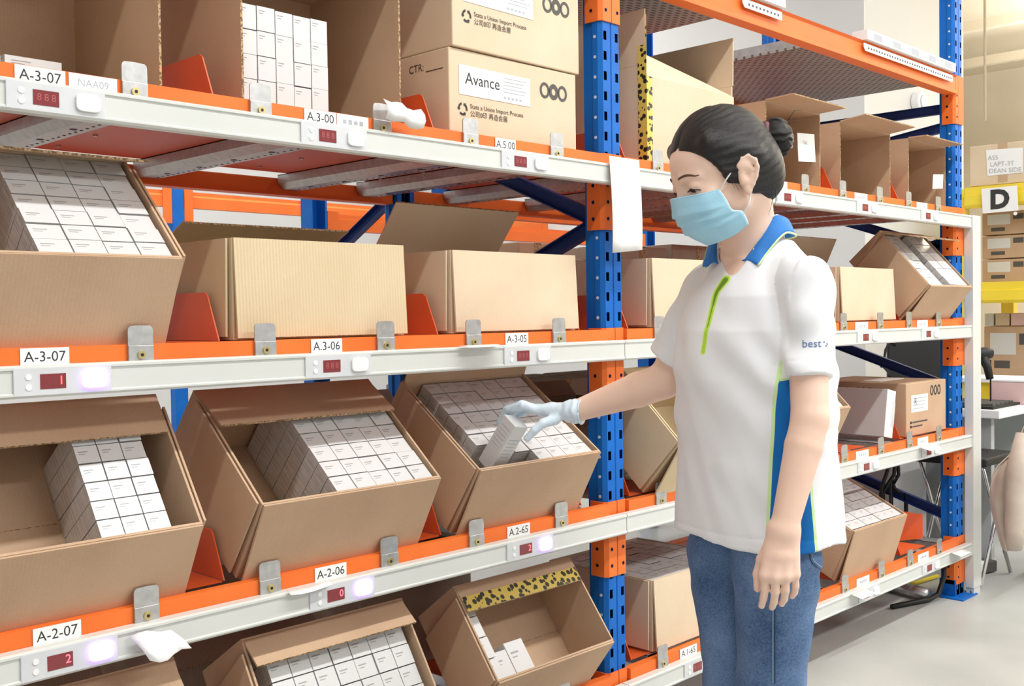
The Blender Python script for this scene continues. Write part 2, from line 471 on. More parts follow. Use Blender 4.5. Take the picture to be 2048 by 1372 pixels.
# white square post closing the rail ends
t = thing('rail_post', (2.785, -0.03, 0.02), 'white square post joining the rail ends at the right', 'post')
mb = MB(); mb.box(2.742, 2.828, -0.045, -0.006, 0.03, LV[3]+0.028, 'rail_white'); mb.build('post_body', t, bevel=0.002)
mb = MB(); mb.box(2.750, 2.820, -0.042, -0.009, 0.0, 0.03, 'rail_white'); mb.build('foot', t)

# galvanised channels that carry the boxes
def channel(x, lv, label):
    z = DECK[lv]-0.004
    t = tag(MB_channel(x, z), label, 'shelf support', f'galvanised supports of the {LVN[lv]}')
def MB_channel(x, z):
    mb = MB(); w = 0.044; h = 0.042
    prof = [(-w, 0), (-w, -h*0.6), (-w*0.6, -h), (w*0.6, -h), (w, -h*0.6), (w, 0), (w-0.003, 0), (w-0.003, -h*0.6+0.001), (w*0.6-0.001, -h+0.003), (-w*0.6+0.001, -h+0.003), (-w+0.003, -h*0.6+0.001), (-w+0.003, 0)]
    mb.slab([(x+p[0], 0.034, z+p[1]) for p in prof], (0, DEPTH-0.09, 0), 'galvanised')
    mb.slab([(x-w, 0.034, z-0.002), (x+w, 0.034, z-0.002), (x+w, 0.034, z), (x-w, 0.034, z)], (0, DEPTH-0.09, 0), 'galvanised')
    for k in range(30):
        yy = 0.06+k*0.027
        if yy > DEPTH-0.07: break
        mb.disc((x+0.010, yy, z-h), (0,0,-1), 0.0035, 0.0006, 'hole_dark', 6)
        if k % 6 == 2: mb.disc((x-0.006, yy, z-h), (0,0,-1), 0.008, 0.0008, 'black', 8)
    return mb.build('shelf_support')
CH1 = [-1.60, -1.30, -1.00, -0.54, -0.09, 0.20]
CH2 = [0.57, 0.97, 1.20, 1.52, 1.74, 2.08, 2.30, 2.58]
# underside seen on level 3; the other levels carry the same channels
for lv in (0, 1, 2, 3):
    for i, x in enumerate(CH1+CH2):
        channel(x, lv, f'galvanised channel running front to back under the boxes on the {LVN[lv]}')

# orange L-shaped dividers between the boxes
DIVX1 = [-0.835, -0.262]
DIVX2 = [0.455, 1.12, 1.66, 2.20]
WIDE = {-0.835: (-1.11, -0.56), -0.262: (-0.55, 0.0), 0.245: (0.008, 0.30), 0.455: (0.40, 0.78), 1.12: (0.80, 1.38), 1.66: (1.40, 1.92), 2.20: (1.94, 2.64)}
def divider(x, lv, label, base=-1):
    z = DECK[lv]+0.0005
    t = thing('shelf_divider', (x, 0.2, z), label, 'divider', 'orange dividers')
    mb = MB(); h = 0.096
    pts = [(x, 0.035, z), (x, 0.075, z+h*0.93), (x, 0.085, z+h), (x, 0.45, z+h), (x, 0.45, z)]
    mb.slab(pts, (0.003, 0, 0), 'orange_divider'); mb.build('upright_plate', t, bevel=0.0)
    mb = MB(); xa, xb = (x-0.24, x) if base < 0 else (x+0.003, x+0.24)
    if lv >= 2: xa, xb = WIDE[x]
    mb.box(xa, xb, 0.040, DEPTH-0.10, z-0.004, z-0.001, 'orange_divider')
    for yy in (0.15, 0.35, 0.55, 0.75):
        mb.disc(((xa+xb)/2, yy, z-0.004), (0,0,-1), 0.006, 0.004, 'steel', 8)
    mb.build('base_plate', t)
    return t
gapname1 = ['between the first and second boxes from the left', 'between the second and third boxes from the left']
gapname2 = ['just right of the middle upright', 'behind the woman', 'between the boxes right of the woman', 'left of the last box before the end upright']
for lv in (0, 1, 2, 3):
    for x, g in zip(DIVX1, gapname1): divider(x, lv, f'orange divider {g} on the {LVN[lv]}')
    divider(0.245, lv, f'orange metal divider beside the middle upright, left side, on the {LVN[lv]}', -1)
    for x, g in zip(DIVX2, gapname2): divider(x, lv, f'orange divider {g} on the {LVN[lv]}', 1 if x > 0.5 else 1)
# the wide leaning orange plate at the right end of the lowest shelf
t = thing('shelf_divider', (2.4, 0.3, DECK[0]), 'wide orange plate standing at the right end of the lowest shelf', 'divider')
mb = MB(); mb.slab([(2.31, 0.22, DECK[0]+0.001), (2.56, 0.10, DECK[0]+0.001), (2.56, 0.10, DECK[0]+0.105), (2.31, 0.22, DECK[0]+0.16)], (0.003, 0.005, 0), 'orange_divider'); mb.build('upright_plate', t)

# perforated decks of the topmost level
for (a, b, lab) in ((0.42, 1.06, 'perforated steel deck of the topmost level nearest the middle upright'), (1.62, 2.62, 'perforated steel deck of the topmost level at the right end'), (-2.0, 0.28, 'perforated steel deck over the left bay')):
    d = thing('shelf_deck', ((a+b)/2, 0.45, 2.20), lab, 'deck')
    mb = MB(); mb.box(a, b, 0.04, DEPTH-0.055, 2.196, 2.205, 'perforated_deck'); mb.build('deck_plate', d)
    for xx in (a, b-0.006):
        mb = MB(); mb.box(xx, xx+0.006, 0.04, DEPTH-0.055, 2.205, 2.235, 'galvanised_dull'); mb.build('side_lip', d)
# white label strips on the top beam
for (a, b, lab) in ((0.985, 1.22, 'white label strip on the top beam above the woman'), (1.80, 2.60, 'long white label strip on the top beam near the end upright')):
    s_ = thing('label_strip', (a, -0.02, 2.22), lab, 'label strip')
    mb = MB(); mb.slab([(a, -0.014, 2.2), (a+0.012, -0.014, 2.188), (b, -0.014, 2.188), (b, -0.014, 2.215), (a, -0.014, 2.215)], (0, -0.003, 0), 'paper')
    mb.build('lower_strip', s_)
    mb = MB(); mb.box(a, b, -0.030, 0.03, 2.2265, 2.262, 'paper')
    for k in range(int((b-a)/0.16)):
        mb.box(a+0.05+k*0.16, a+0.12+k*0.16, -0.0305, -0.030, 2.232, 2.256, 'ink_pale')
    mb.build('upper_strip', s_)
    mb = MB()
    x = a+0.03
    while x < b-0.01:
        mb.box(x, x+0.010, -0.0176, -0.0170, 2.197, 2.204, 'ink_grey'); x += 0.022
    mb.build('tick_marks', s_)
# ================================================================== clips, labels, displays
def clip(x, lv, label):
    z = LV[lv]; w = 0.024
    t = thing('retaining_clip', (x, -0.014, z+0.03), label, 'clip', 'galvanised retaining clips')
    mb = MB()
    pts = []
    for k in range(7):
        a = math.pi*k/6/1.0
        pts.append((x+(w)*math.cos(a) if k in (0, 6) else x+w*(0.96 if k in (1, 5) else 0.80 if k in (2, 4) else 0)*math.copysign(1, math.cos(a)) if k != 3 else x, -0.0165, z+0.0805+(0, 0.005, 0.0085, 0.0095, 0.0085, 0.005, 0)[k]))
    outline = [(x+w, -0.0165, z+0.020)]+pts+[(x-w, -0.0165, z+0.020)]
    mb.slab(outline, (0, 0.0025, 0), 'galvanised'); mb.build('clip_plate', t)
    mb = MB(); mb.box(x-w, x+w, -0.0185, -0.0165, z+0.020, z+0.054, 'galvanised'); mb.build('clip_fold', t, bevel=0.0008)
    mb = MB(); mb.disc((x, -0.0185, z+0.037), (0,-1,0), 0.0078, 0.003, 'brass', 12); mb.disc((x, -0.0215, z+0.037), (0,-1,0), 0.0032, 0.0008, 'black', 6); mb.build('screw', t, smooth=False)
CL = {1: [(-1.33,'far left'), (-1.022,'at the right corner of the leftmost box'), (-0.762,'at the left end of the second box'), (-0.458,'at the right end of the second box'), (-0.194,'at the left end of the third box'), (0.108,'at the right end of the third box')],
      2: [(0.535,'right of the middle upright'), (0.83,'behind the woman'), (1.085,'hidden half behind the woman'), (1.365,'beside the woman'), (1.632,'right of the woman, first one'), (1.922,'right of the woman, second one'), (2.172,'right of the woman, third one'), (2.452,'last before the end upright')]}
for lv in (0, 1, 2, 3):
    for b in (1, 2):
        for x, nm in CL[b]:
            clip(x, lv, f'galvanised clip on the {LVN[lv]}, {nm}')

def display(x, lv, lit, digit, label):
    z = LV[lv]; hw = 0.083; hh = 0.0235
    y = -0.037
    t = thing('pick_display', (x, y, z), label, 'display unit', 'display units on the white rails')
    mb = MB(); mb.box(x-hw, x+hw, y-0.0035, y, z-hh, z+hh, 'module_grey'); mb.build('unit_plate', t, bevel=0.001)
    for k, dz in enumerate((0.008, -0.009)):
        mb = MB(); mb.disc((x-0.059, y-0.0035, z+dz), (0,-1,0), 0.0052, 0.0012, 'button_white', 14); mb.build('small_button', t)
    mb = MB(); mb.box(x-0.040, x+0.003, y-0.0042, y-0.0035, z-0.013, z+0.012, 'display_red')
    s = mb.build('display_window', t)
    mb = MB()
    if digit:
        put_text(mb, digit, 0.021, 'display_lit', (x-0.005, y-0.0045, z), XA, ZA)
    else:
        for k in range(3):
            put_text(mb, '8', 0.017, 'display_dim', (x-0.030+k*0.012, y-0.0045, z), XA, ZA)
    mb.build('digits', s)
    mb = MB()
    n = 20; r = 0.5; vs = []
    for k in range(24):
        a = 2*math.pi*k/24; ca, sa = math.cos(a), math.sin(a)
        vs.append((x+0.052+0.0215*math.copysign(abs(ca)**0.5, ca), y-0.0035, z+0.015*math.copysign(abs(sa)**0.5, sa)))
    mb.slab(vs, (0, -0.005, 0), 'lamp_violet' if lit else 'button_white')
    mb.build('lit_button' if lit else 'push_button', t, bevel=0.0015)
DX1 = [-1.172, -0.602, -0.033]; DX2 = [0.69, 1.225, 1.772, 2.315]
disp = {(3,0):(0,''),(3,1):(0,''),(3,2):(0,''),(2,0):(1,'1'),(2,1):(0,''),(2,2):(0,''),(1,0):(1,'2'),(1,1):(1,'0'),(1,2):(1,'2'),(0,1):(0,''),(0,2):(0,'')}
boxname = ['below the leftmost box', 'below the second box from the left', 'below the third box from the left']
for (lv, i), (lit, dg) in disp.items():
    display(DX1[i], lv, lit, dg, f"display unit with {'glowing violet' if lit else 'white'} button {boxname[i]}, {LVN[lv]}")
for lv in (0, 1, 2, 3):
    for i, x in enumerate(DX2):
        display(x, lv, 0, '', f"display unit with white button {['right of the middle upright','behind the woman','just right of the woman','nearest the white end post'][i]}, {LVN[lv]}")

def shelf_label(x, lv, txt, label, w=0.080, faint=False, size=0.026, tilt=0.0):
    z = LV[lv]+0.0395
    if lv == 3: z = LV[lv]+0.0395
    t = thing('shelf_label', (x, -0.0135, z), label, 'label', 'white shelf labels')
    mb = MB(); h = 0.0155
    ca, sa = math.cos(tilt), math.sin(tilt)
    c = np.array([x, -0.0135, z])
    ax = np.array([ca, 0, sa]); az = np.array([-sa, 0, ca])
    mb.obox(c, ax*w/2, (0, 0.0006, 0), az*h, 'paper'); mb.build('label_card', t)
    mb = MB(); c2 = c-np.array([0, 0.0008, 0])
    if txt: put_text(mb, txt, size, 'ink_pale' if faint else 'ink', c2, ax, az)
    else:
        for k in range(4): mb.obox(c2+ax*(-0.022+0.0145*k), ax*0.0045, (0,0.0001,0), az*(0.004+0.001*(k % 2)), 'ink_pale')
    mb.build('lettering', t)
for lv, xs in ((3, [(-1.188,'A-3-07',0.084,0),(-1.097,'NAA09',0.086,1),(-0.618,'A.3-00',0.080,0),(-0.075,'A.5.00',0.070,0)]),
               (2, [(-1.192,'A-3-07',0.082,0),(-0.613,'A.3-06',0.078,0),(-0.045,'A-3-05',0.080,0)]),
               (1, [(-1.183,'A-2-07',0.082,0),(-0.613,'A-2-06',0.080,0),(-0.048,'A.2-65',0.080,0)])):
    for x, tx, w, fa in xs:
        shelf_label(x, lv, tx, f'white label reading {tx} on the {LVN[lv]}', w, fa, 0.025 if not fa else 0.018)
shelf_label(-0.535, 3, '', 'white label with faint print right of the A.3-00 label', 0.082)
shelf_label(0.665, 0, 'A.1-65', 'white label on the lowest shelf just left of her jeans', 0.085)
for lv in (0, 1, 2, 3):
    for i, x in enumerate([0.665, 1.20, 1.775, 2.30]):
        if lv == 0 and i == 0: continue
        shelf_label(x, lv, '', f"white label {['right of the middle upright','behind the woman','just right of the woman','nearest the end upright'][i]}, {LVN[lv]}", 0.10)

# loose paper slips on the rails
def slip(name, pts, label, cat='paper slip', lines=None):
    """pts: grid rows of world points"""
    rows = len(pts); cols = len(pts[0])
    mb = MB()
    mb.add([p for r in pts for p in r], [(i*cols+j, i*cols+j+1, (i+1)*cols+j+1, (i+1)*cols+j) for i in range(rows-1) for j in range(cols-1)], 'paper')
    o = mb.build(name, smooth=True)
    s = o.modifiers.new('thick', 'SOLIDIFY'); s.thickness = 0.0008
    return tag(o, label, cat)
# long white strip hanging from the top rail beside the middle upright
rows = []
for i in range(9):
    f = i/8; z = 1.655-0.245*f
    y = -0.045-0.008*math.sin(f*2.4)-0.012*f*f
    rows.append([(0.282-0.012*f*f+0.128*j/4, y-0.006*math.sin(j*0.8)*f, z-0.012*f*(4-j)/4) for j in range(5)])
slip('paper_strip', rows, 'long white paper strip hanging down beside the middle upright')
rows = [[(-0.478+0.105*j/6, -0.045-0.016*math.sin(i*0.9)-0.006*math.sin(j*1.1), 1.703-0.042*i/3-0.012*j/6-0.004*math.sin(j*1.7)) for j in range(7)] for i in range(4)]
slip('paper_slip', rows, 'crumpled white paper slip on the head-high rail below the open box of white cartons')
rows = [[(-1.072+0.080*j/5+0.008*i, -0.045-0.010*i-0.006*math.sin(j*1.3), 0.682-0.014*i+0.006*math.sin(j*1.1+i)) for j in range(6)] for i in range(4)]
slip('paper_slip', rows, 'torn white paper slip on the rail right of the A-2-07 label')
rows = [[(-0.265+0.12*j/4, -0.042-0.030*i/3, 1.170-0.004*i/3) for j in range(5)] for i in range(4)]
slip('paper_slip', rows, 'small white slip lying flat on the rail left of the A-3-05 label')
rows = [[(-0.74+0.10*j/4, -0.042-0.020*i/3, 0.698-0.003*i-0.003*math.sin(j)) for j in range(5)] for i in range(3)]
slip('paper_slip', rows, 'small white slip on the rail left of the A-2-06 label')
for k, (x, lv, lab) in enumerate(((2.20, 1, 'white slip sticking out from the rail near the end post, shelf with the gloved hand'), (1.62, 0, 'white slip sticking out from the lowest rail right of her hip'), (2.50, 0, 'white slip lying on the lowest rail next to the end post'))):
    rows = [[(x+0.11*j/3, -0.042-0.045*i/3, LV[lv]+0.026-0.010*i/3) for j in range(4)] for i in range(4)]
    slip('paper_slip', rows, lab)
# ================================================================== cardboard boxes
TH = 0.005
def flap(mb, hinge_a, hinge_b, vec, mat='cardboard', th=0.0045, taper=0.0, edge=True):
    """a flap: from the hinge line a-b along vec"""
    a, b, v = (np.asarray(q, float) for q in (hinge_a, hinge_b, vec))
    d = (b-a)/np.linalg.norm(b-a)
    n = np.cross(d, v); n = n/np.linalg.norm(n)*th
    mb.slab([a, b, b+v-d*taper, a+v+d*taper], n, mat)
    if edge:
        e = v/np.linalg.norm(v)*0.0006
        mb.slab([a+v+d*taper, b+v-d*taper, b+v-d*taper+e, a+v+d*taper+e], n, 'cardboard_edge')
def tray(label, x0, x1, zd, al, h, d, s=0.0, y0=0.03, mat='cardboard', rear=None, front_flap=True, left_flap=True, right_flap=False, yaw=0.0, name='cardboard_box', group='open picking boxes', tape=False, rear_taper=0.0, splay=0.02, left_h=None):
    """open box, its mouth tipped towards the aisle by al degrees; local x right, y along the floor to the back, z up the front wall"""
    a = math.radians(al); w = x1-x0
    t = thing(name, (x0, y0, zd), label, 'cardboard box', group, rot=(a, 0, yaw))
    mb = MB()
    mb.box(0, w, 0, d, 0, TH, mat)
    mb.slab([(0,0,TH), (w,0,TH), (w,s,h), (0,s,h)], (0,TH,0), mat)
    mb.slab([(0,d-TH,TH), (w,d-TH,TH), (w,d-TH,h), (0,d-TH,h)], (0,TH,0), mat)
    for xa in (0, w-TH):
        mb.slab([(xa,TH,TH), (xa,d-TH,TH), (xa,d-TH,h), (xa,s+TH,h)], (TH,0,0), mat)
    # floor seam
    mb.box(TH, w-TH, d*0.5-0.0008, d*0.5+0.0008, TH, TH+0.0006, 'cardboard_edge')
    mb.build('box_body', t, bevel=0.0012, world=False, seg=1)
    L = h-0.004
    if front_flap:
        m2 = MB(); flap(m2, (w-0.002,s-0.001,h), (0.002,s-0.001,h), (0,-s-0.002-splay*0.6,-L), mat); m2.build('front_flap', t, world=False)
    if left_flap:
        m2 = MB(); flap(m2, (-0.0045,s+0.006,h-0.001), (-0.0045,d-0.03,h-0.001), (-0.003,-s*0.8,-L+0.004), mat, taper=0.001); m2.build('side_flap', t, world=False)
    if right_flap:
        m2 = MB(); flap(m2, (w+0.0045,d-0.03,h-0.001), (w+0.0045,s+0.006,h-0.001), (0.003,-s*0.8,-L+0.004), mat, taper=0.001); m2.build('side_flap', t, world=False)
    if rear is not None:
        dy, dz = rear; ca, sa = math.cos(a), math.sin(a)
        v = np.array([0, dy*ca+dz*sa, -dy*sa+dz*ca])
        m2 = MB(); flap(m2, (0.004,d-TH,h+0.001), (w-0.004,d-TH,h+0.001), v, mat, taper=rear_taper); f = m2.build('rear_flap', t, world=False)
        if tape:
            m3 = MB(); n = np.cross((1,0,0), v); n = n/np.linalg.norm(n)
            A = np.array([0.006,d-TH,h+0.001])+v*0.42; B = np.array([w-0.006,d-TH,h+0.001])+v*0.42
            for off in (n*0.0052, -n*0.0012):
                m3.slab([A+off, B+off, B+off+v*0.57, A+off+v*0.57], n*0.0004, 'hazard_tape')
            m3.build('hazard_tape', f, world=False)
    return t
def rest(x0, x1, zd, al, d, label):
    """sloping galvanised rest that holds a tipped box"""
    a = math.radians(al); c, s_ = math.cos(a), math.sin(a)
    mb = MB()
    for x in (x0+0.12, x1-0.12):
        p0 = np.array([x, 0.05, zd+0.004]); v = np.array([0,c,s_])
        y1 = 0.05+(d-0.06)*c; z1 = zd+(d-0.06)*s_-0.004
        o = np.array([0, 0.012*s_, -0.012*c])
        mb.obox((np.array([x,0.06,zd])+np.array([x,y1,z1]))/2+o, (0.012,0,0), v*(d-0.09)/2, np.array([0,-s_,c])*0.004, 'galvanised')
        mb.box(x-0.012, x+0.012, y1-0.012, y1-0.004, zd, z1-0.012, 'galvanised')
    mb.box(x0+0.12, x1-0.12, y1-0.012, y1-0.004, zd, zd+0.02, 'galvanised')
    tag(mb.build('box_rest'), label, 'box rest', 'sloping box rests')

CARTON = {}
def carton(size, style=0):
    key = (tuple(round(v, 4) for v in size), style)
    if key not in CARTON:
        w, d, h = size
        mb = MB(); g = 0.0011
        mb.box(g, w-g, g, d-g, 0, h, 'carton_side')
        mb.m[1] = mb.mi('carton_white')
        if style in (1, 2):      # small print on the end face
            mb.box(w*0.15, w*0.55, d*0.62, d*0.68, h, h+0.0002, 'carton_mark')
            mb.box(w*0.15, w*0.42, d*0.50, d*0.54, h, h+0.0002, 'carton_mark')
            mb.add([(g,g,h*0.985),(w-g,g,h*0.985),(w-g,g,h),(g,g,h)], [(0,1,2,3)], 'carton_mark')
        if style == 3:           # front end carries the print
            mb.m[2] = mb.mi('carton_white')
            mb.box(w*0.12, w*0.45, g-0.0003, g, h*0.80, h*0.84, 'carton_mark')
            mb.box(w*0.12, w*0.35, g-0.0003, g, h*0.70, h*0.73, 'carton_mark')
        o = mb.build('carton', None, bevel=0.0012, seg=1)
        COL.objects.unlink(o)
        CARTON[key] = o
    return CARTON[key]
def cartons(parent, label, group, xs, ys, zs, size, style=1, jit=0.0012, skip=None, cat='carton'):
    """rows of cartons standing in a box: xs, ys, zs are corner offsets in the box's own frame"""
    src = carton(size, style)
    Mx = Matrix.LocRotScale(parent.location, parent.rotation_euler, None)
    for i, x in enumerate(xs):
        for j, y in enumerate(ys):
            for k, z in enumerate(zs):
                if skip and (i, j, k) in skip: continue
                c = src.copy(); COL.objects.link(c)
                p = Mx @ Vector((x+RNG.uniform(-jit, jit)*0.4, y, z+RNG.uniform(-jit, jit)*1.2+jit))
                c.location = p
                c.rotation_euler = parent.rotation_euler
                c.name = 'carton'
                tag(c, label, cat, group)
def grid(a, b, n):
    st = (b-a)/n
    return [a+st*i for i in range(n)], st
def fill(t, label, group, x, nx, y, ny, z0, h, style=1, skip=None):
    xs, sx = grid(x[0], x[1], nx); ys, sy = grid(y[0], y[1], ny)
    cartons(t, label, group, xs, ys, [z0], (sx, sy, h), style, skip=skip)
DK = {k: v+0.001 for k, v in DECK.items()}

# ---- shelf 2 (chest height)
m1 = tray('tipped open box of white cartons at the left edge of the chest-high shelf', -1.40, -0.959, DK[2], 43.2, 0.173, 0.336, 0.041, rear=(-0.10, -0.012), left_flap=False, right_flap=True)
fill(m1, 'white carton packed in the tipped box at the left edge, chest-high shelf', 'cartons in the leftmost chest-high box', (0.19, 0.43), 4, (0.05, 0.33), 7, 0.006, 0.158)
rest(-1.40, -0.959, DK[2], 43.2, 0.336, 'galvanised rest under the leftmost tipped box, chest-high shelf')
def upright_box(label, x0, x1, zd, h, d, y0=0.03, mat='cardboard_light', rear=None, rear_taper=0.0, group='upright open boxes'):
    return tray(label, x0, x1, zd, 0, h, d, 0.0, y0, mat, rear=rear, rear_taper=rear_taper, group=group, splay=0.014)
m2 = upright_box('level open box with ribbed pale front, above the A.3-06 label', -0.806, -0.368, DK[2], 0.202, 0.30, mat='cardboard_ribbed', rear=(-0.10, 0.045))
m3 = upright_box('level open box with its back flap raised, above the A-3-05 label', -0.222, 0.223, DK[2], 0.197, 0.31, mat='cardboard_light', rear=(-0.105, 0.130))
m4 = upright_box('level open box half hidden behind her arm, right of the middle upright, chest-high shelf', 0.555, 1.03, DK[2], 0.20, 0.30)
m5 = upright_box('level open box with raised back flap just right of her shoulder', 1.685, 2.122, DK[2], 0.20, 0.30, rear=(-0.06, 0.13))
m6 = tray('steeply tipped box of white cartons next to the end upright, chest-high shelf', 2.199, 2.611, DK[2], 47.8, 0.179, 0.326, 0.019, rear=(-0.15, -0.03))
fill(m6, 'white carton in the left row of the steeply tipped box by the end upright', 'cartons in the steeply tipped box, left row', (0.015, 0.165), 2, (0.03, 0.31), 6, 0.006, 0.160, 2)
fill(m6, 'white carton in the right row of the steeply tipped box by the end upright', 'cartons in the steeply tipped box, right row', (0.22, 0.395), 2, (0.03, 0.31), 6, 0.006, 0.166, 2)
rest(2.199, 2.611, DK[2], 47.8, 0.326, 'galvanised rest under the steeply tipped box by the end upright')

# ---- shelf 1 (gloved hand)
b1 = tray('tipped open box at the left edge above the A-2-07 label', -1.40, -0.931, DK[1], 54.0, 0.155, 0.346, 0.059, rear=(-0.050, -0.066), left_flap=False, right_flap=True)
fill(b1, 'white film-wrapped carton in the tipped box above the A-2-07 label', 'cartons in the box above A-2-07', (0.283, 0.415), 3, (0.065, 0.29), 6, 0.006, 0.137, 2)
rest(-1.40, -0.931, DK[1], 54.0, 0.346, 'galvanised rest under the tipped box above the A-2-07 label')
b2 = tray('tipped open box half full of white cartons above the A-2-06 label', -0.811, -0.354, DK[1], 39.9, 0.186, 0.351, 0.024, rear=(-0.097, -0.064))
fill(b2, 'white carton packed in the tipped box above the A-2-06 label', 'cartons in the box above A-2-06', (0.186, 0.446), 5, (0.032, 0.335), 7, 0.006, 0.170, 1)
rest(-0.811, -0.354, DK[1], 39.9, 0.351, 'galvanised rest under the tipped box above the A-2-06 label')
b3 = tray('tipped open box full of white cartons that the gloved hand reaches into', -0.236, 0.198, DK[1], 35.7, 0.190, 0.345, 0.010, rear=(-0.03, 0.075))
fill(b3, 'white carton packed in the box under the gloved hand', 'cartons in the box under the gloved hand', (0.065, 0.420), 7, (0.018, 0.335), 8, 0.006, 0.174, 2, skip={(0, 0, 0), (1, 0, 0), (2, 0, 0), (0, 1, 0), (1, 1, 0)})
rest(-0.236, 0.198, DK[1], 35.7, 0.345, 'galvanised rest under the box the gloved hand reaches into')
b4 = tray('sharply tipped box right of the middle upright, below her forearm', 0.511, 0.98, DK[1], 44.0, 0.204, 0.30, 0.012, mat='cardboard_ribbed', splay=0.05)
rest(0.511, 0.98, DK[1], 44.0, 0.30, 'galvanised rest under the sharply tipped box below her forearm')
b5 = tray('tipped box of white cartons peeking out right behind her elbow', 1.15, 1.564, DK[1], 45.1, 0.199, 0.28, 0.054)
fill(b5, 'white carton in the tipped box right behind her elbow', 'cartons in the box behind her elbow', (0.02, 0.395), 5, (0.06, 0.26), 4, 0.006, 0.180, 2)
rest(1.15, 1.564, DK[1], 45.1, 0.28, 'galvanised rest under the tipped box behind her elbow')

# ---- shelf 0 (lowest)
c1 = tray('tipped empty box at the bottom left corner, lowest shelf', -1.40, -0.945, DK[0], 57.1, 0.183, 0.291, 0.044, rear=(-0.045, -0.045), left_flap=False)
rest(-1.40, -0.945, DK[0], 57.1, 0.291, 'galvanised rest under the box at the bottom left corner')
c2 = tray('tipped box full of small white cartons at the bottom, left of the tape-edged box', -0.80, -0.383, DK[0], 57.1, 0.183, 0.291, 0.044, rear=(-0.050, -0.040))
fill(c2, 'small white carton in the bottom box left of the tape-edged box', 'cartons in the bottom box', (0.045, 0.40), 7, (0.055, 0.285), 5, 0.006, 0.158, 1)
rest(-0.80, -0.383, DK[0], 57.1, 0.291, 'galvanised rest under the bottom box of small white cartons')
c3 = tray('tipped box with yellow and black tape on its back flap, nearly empty', -0.193, 0.235, DK[0], 53.0, 0.165, 0.285, 0.036, rear=(-0.042, -0.052), tape=True)
cartons(c3, 'white carton standing in the row along the left wall of the tape-edged box', 'cartons along the wall of the tape-edged box', [0.008], [0.045, 0.100, 0.155, 0.210], [0.006], (0.052, 0.054, 0.125), 1)
cartons(c3, 'loose white carton lying at the front of the tape-edged box, left one', None, [0.066], [0.047], [0.006], (0.054, 0.07, 0.10), 1)
cartons(c3, 'loose white carton lying at the front of the tape-edged box, right one', None, [0.135], [0.050], [0.006], (0.066, 0.085, 0.085), 1)
rest(-0.193, 0.235, DK[0], 53.0, 0.285, 'galvanised rest under the tape-edged box')
c4 = upright_box('level open box of grey-topped cartons on the lowest shelf left of her jeans', 0.548, 1.00, DK[0], 0.208, 0.40, mat='cardboard_light')
fill(c4, 'grey-topped carton in the level box on the lowest shelf left of her jeans', 'cartons in the box left of her jeans', (0.008, 0.445), 8, (0.010, 0.385), 6, 0.006, 0.197, 2)
c5 = tray('tipped box full of white cartons at the right end of the lowest shelf', 1.641, 2.077, DK[0], 26.7, 0.205, 0.30, 0.020)
fill(c5, 'white carton in the tipped box at the right end of the lowest shelf', 'cartons in the right end lowest box', (0.012, 0.422), 7, (0.030, 0.29), 6, 0.006, 0.194, 2)
rest(1.641, 2.077, DK[0], 26.7, 0.30, 'galvanised rest under the tipped box at the right end of the lowest shelf')

# ---- shelf 3 (head height): boxes that lie open to the front, and closed ones
def front_open(label, x0, x1, z0, h, d, y0=0.03, mat='cardboard', top_flap=None, lip=True, side=None):
    t = thing('cardboard_box', (x0, y0, z0), label, 'cardboard box', 'boxes open to the front'); w = x1-x0
    mb = MB()
    mb.box(0, w, 0, d, 0, TH, mat); mb.box(0, w, 0, d, h-TH, h, mat)
    mb.box(0, TH, 0.0, d-TH, TH, h-TH, mat); mb.box(w-TH, w, 0.0, d-TH, TH, h-TH, mat)
    mb.box(0, w, d-TH, d, TH, h-TH, mat)
    for (a, b, zz) in ((0, w, 0), ):
        mb.box(0, w, -0.0006, 0, 0, TH, 'cardboard_edge')
    mb.box(0, TH, -0.0006, 0, TH, h, 'cardboard_edge'); mb.box(w-TH, w, -0.0006, 0, TH, h, 'cardboard_edge')
    mb.build('box_body', t, world=False)
    if top_flap is not None:
        m2 = MB(); flap(m2, (w-0.003,0,h), (0.003,0,h), (0, top_flap[0], top_flap[1]), mat); m2.build('top_flap', t, world=False)
    if side:
        m2 = MB(); flap(m2, (-0.001,0,0.004), (-0.001,0,h-0.004), (side[0], side[1], 0), mat); m2.build('side_flap', t, world=False)
    return t
t1 = front_open('box open to the front at the top left corner, few pale cartons inside', -1.42, -0.945, DK[3], 0.36, 0.36)
cartons(t1, 'pale carton lying inside the open box at the top left corner', 'pale cartons in the top left box', [0.13, 0.24], [0.13], [0.006], (0.105, 0.15, 0.045), 3)
cartons(t1, 'pale carton standing at the left edge inside the top left box', None, [0.06], [0.13], [0.006], (0.065, 0.15, 0.075), 3)
t2 = front_open('box lying open to the front holding a neat stack of white cartons, head-high shelf', -0.775, -0.365, DK[3], 0.345, 0.34)
xs, sx = grid(0.012, 0.232, 5); zs, sz = grid(0.008, 0.205, 4)
cartons(t2, 'white carton in the neat stack five wide and four high, head-high shelf', 'stacked cartons in the front-open box', xs, [0.028], zs, (sx, 0.16, sz), 3, jit=0.0016)
def closed_box(label, x0, x1, y0, z0, h, d, mat, printing, yaw=0.0):
    t = thing('cardboard_box', (x0, y0, z0), label, 'cardboard box', 'closed boxes', rot=(0, 0, yaw)); w = x1-x0
    mb = MB()
    mb.box(0, w, 0, d, 0, h, mat); mb.build('box_body', t, world=False, bevel=0.003)
    mb = MB()
    mb.box(0, w, d*0.5-0.0006, d*0.5+0.0006, h, h+0.0004, 'cardboard_edge'); mb.build('lid_seam', t, world=False)
    printing(t, w, d, h)
    return t
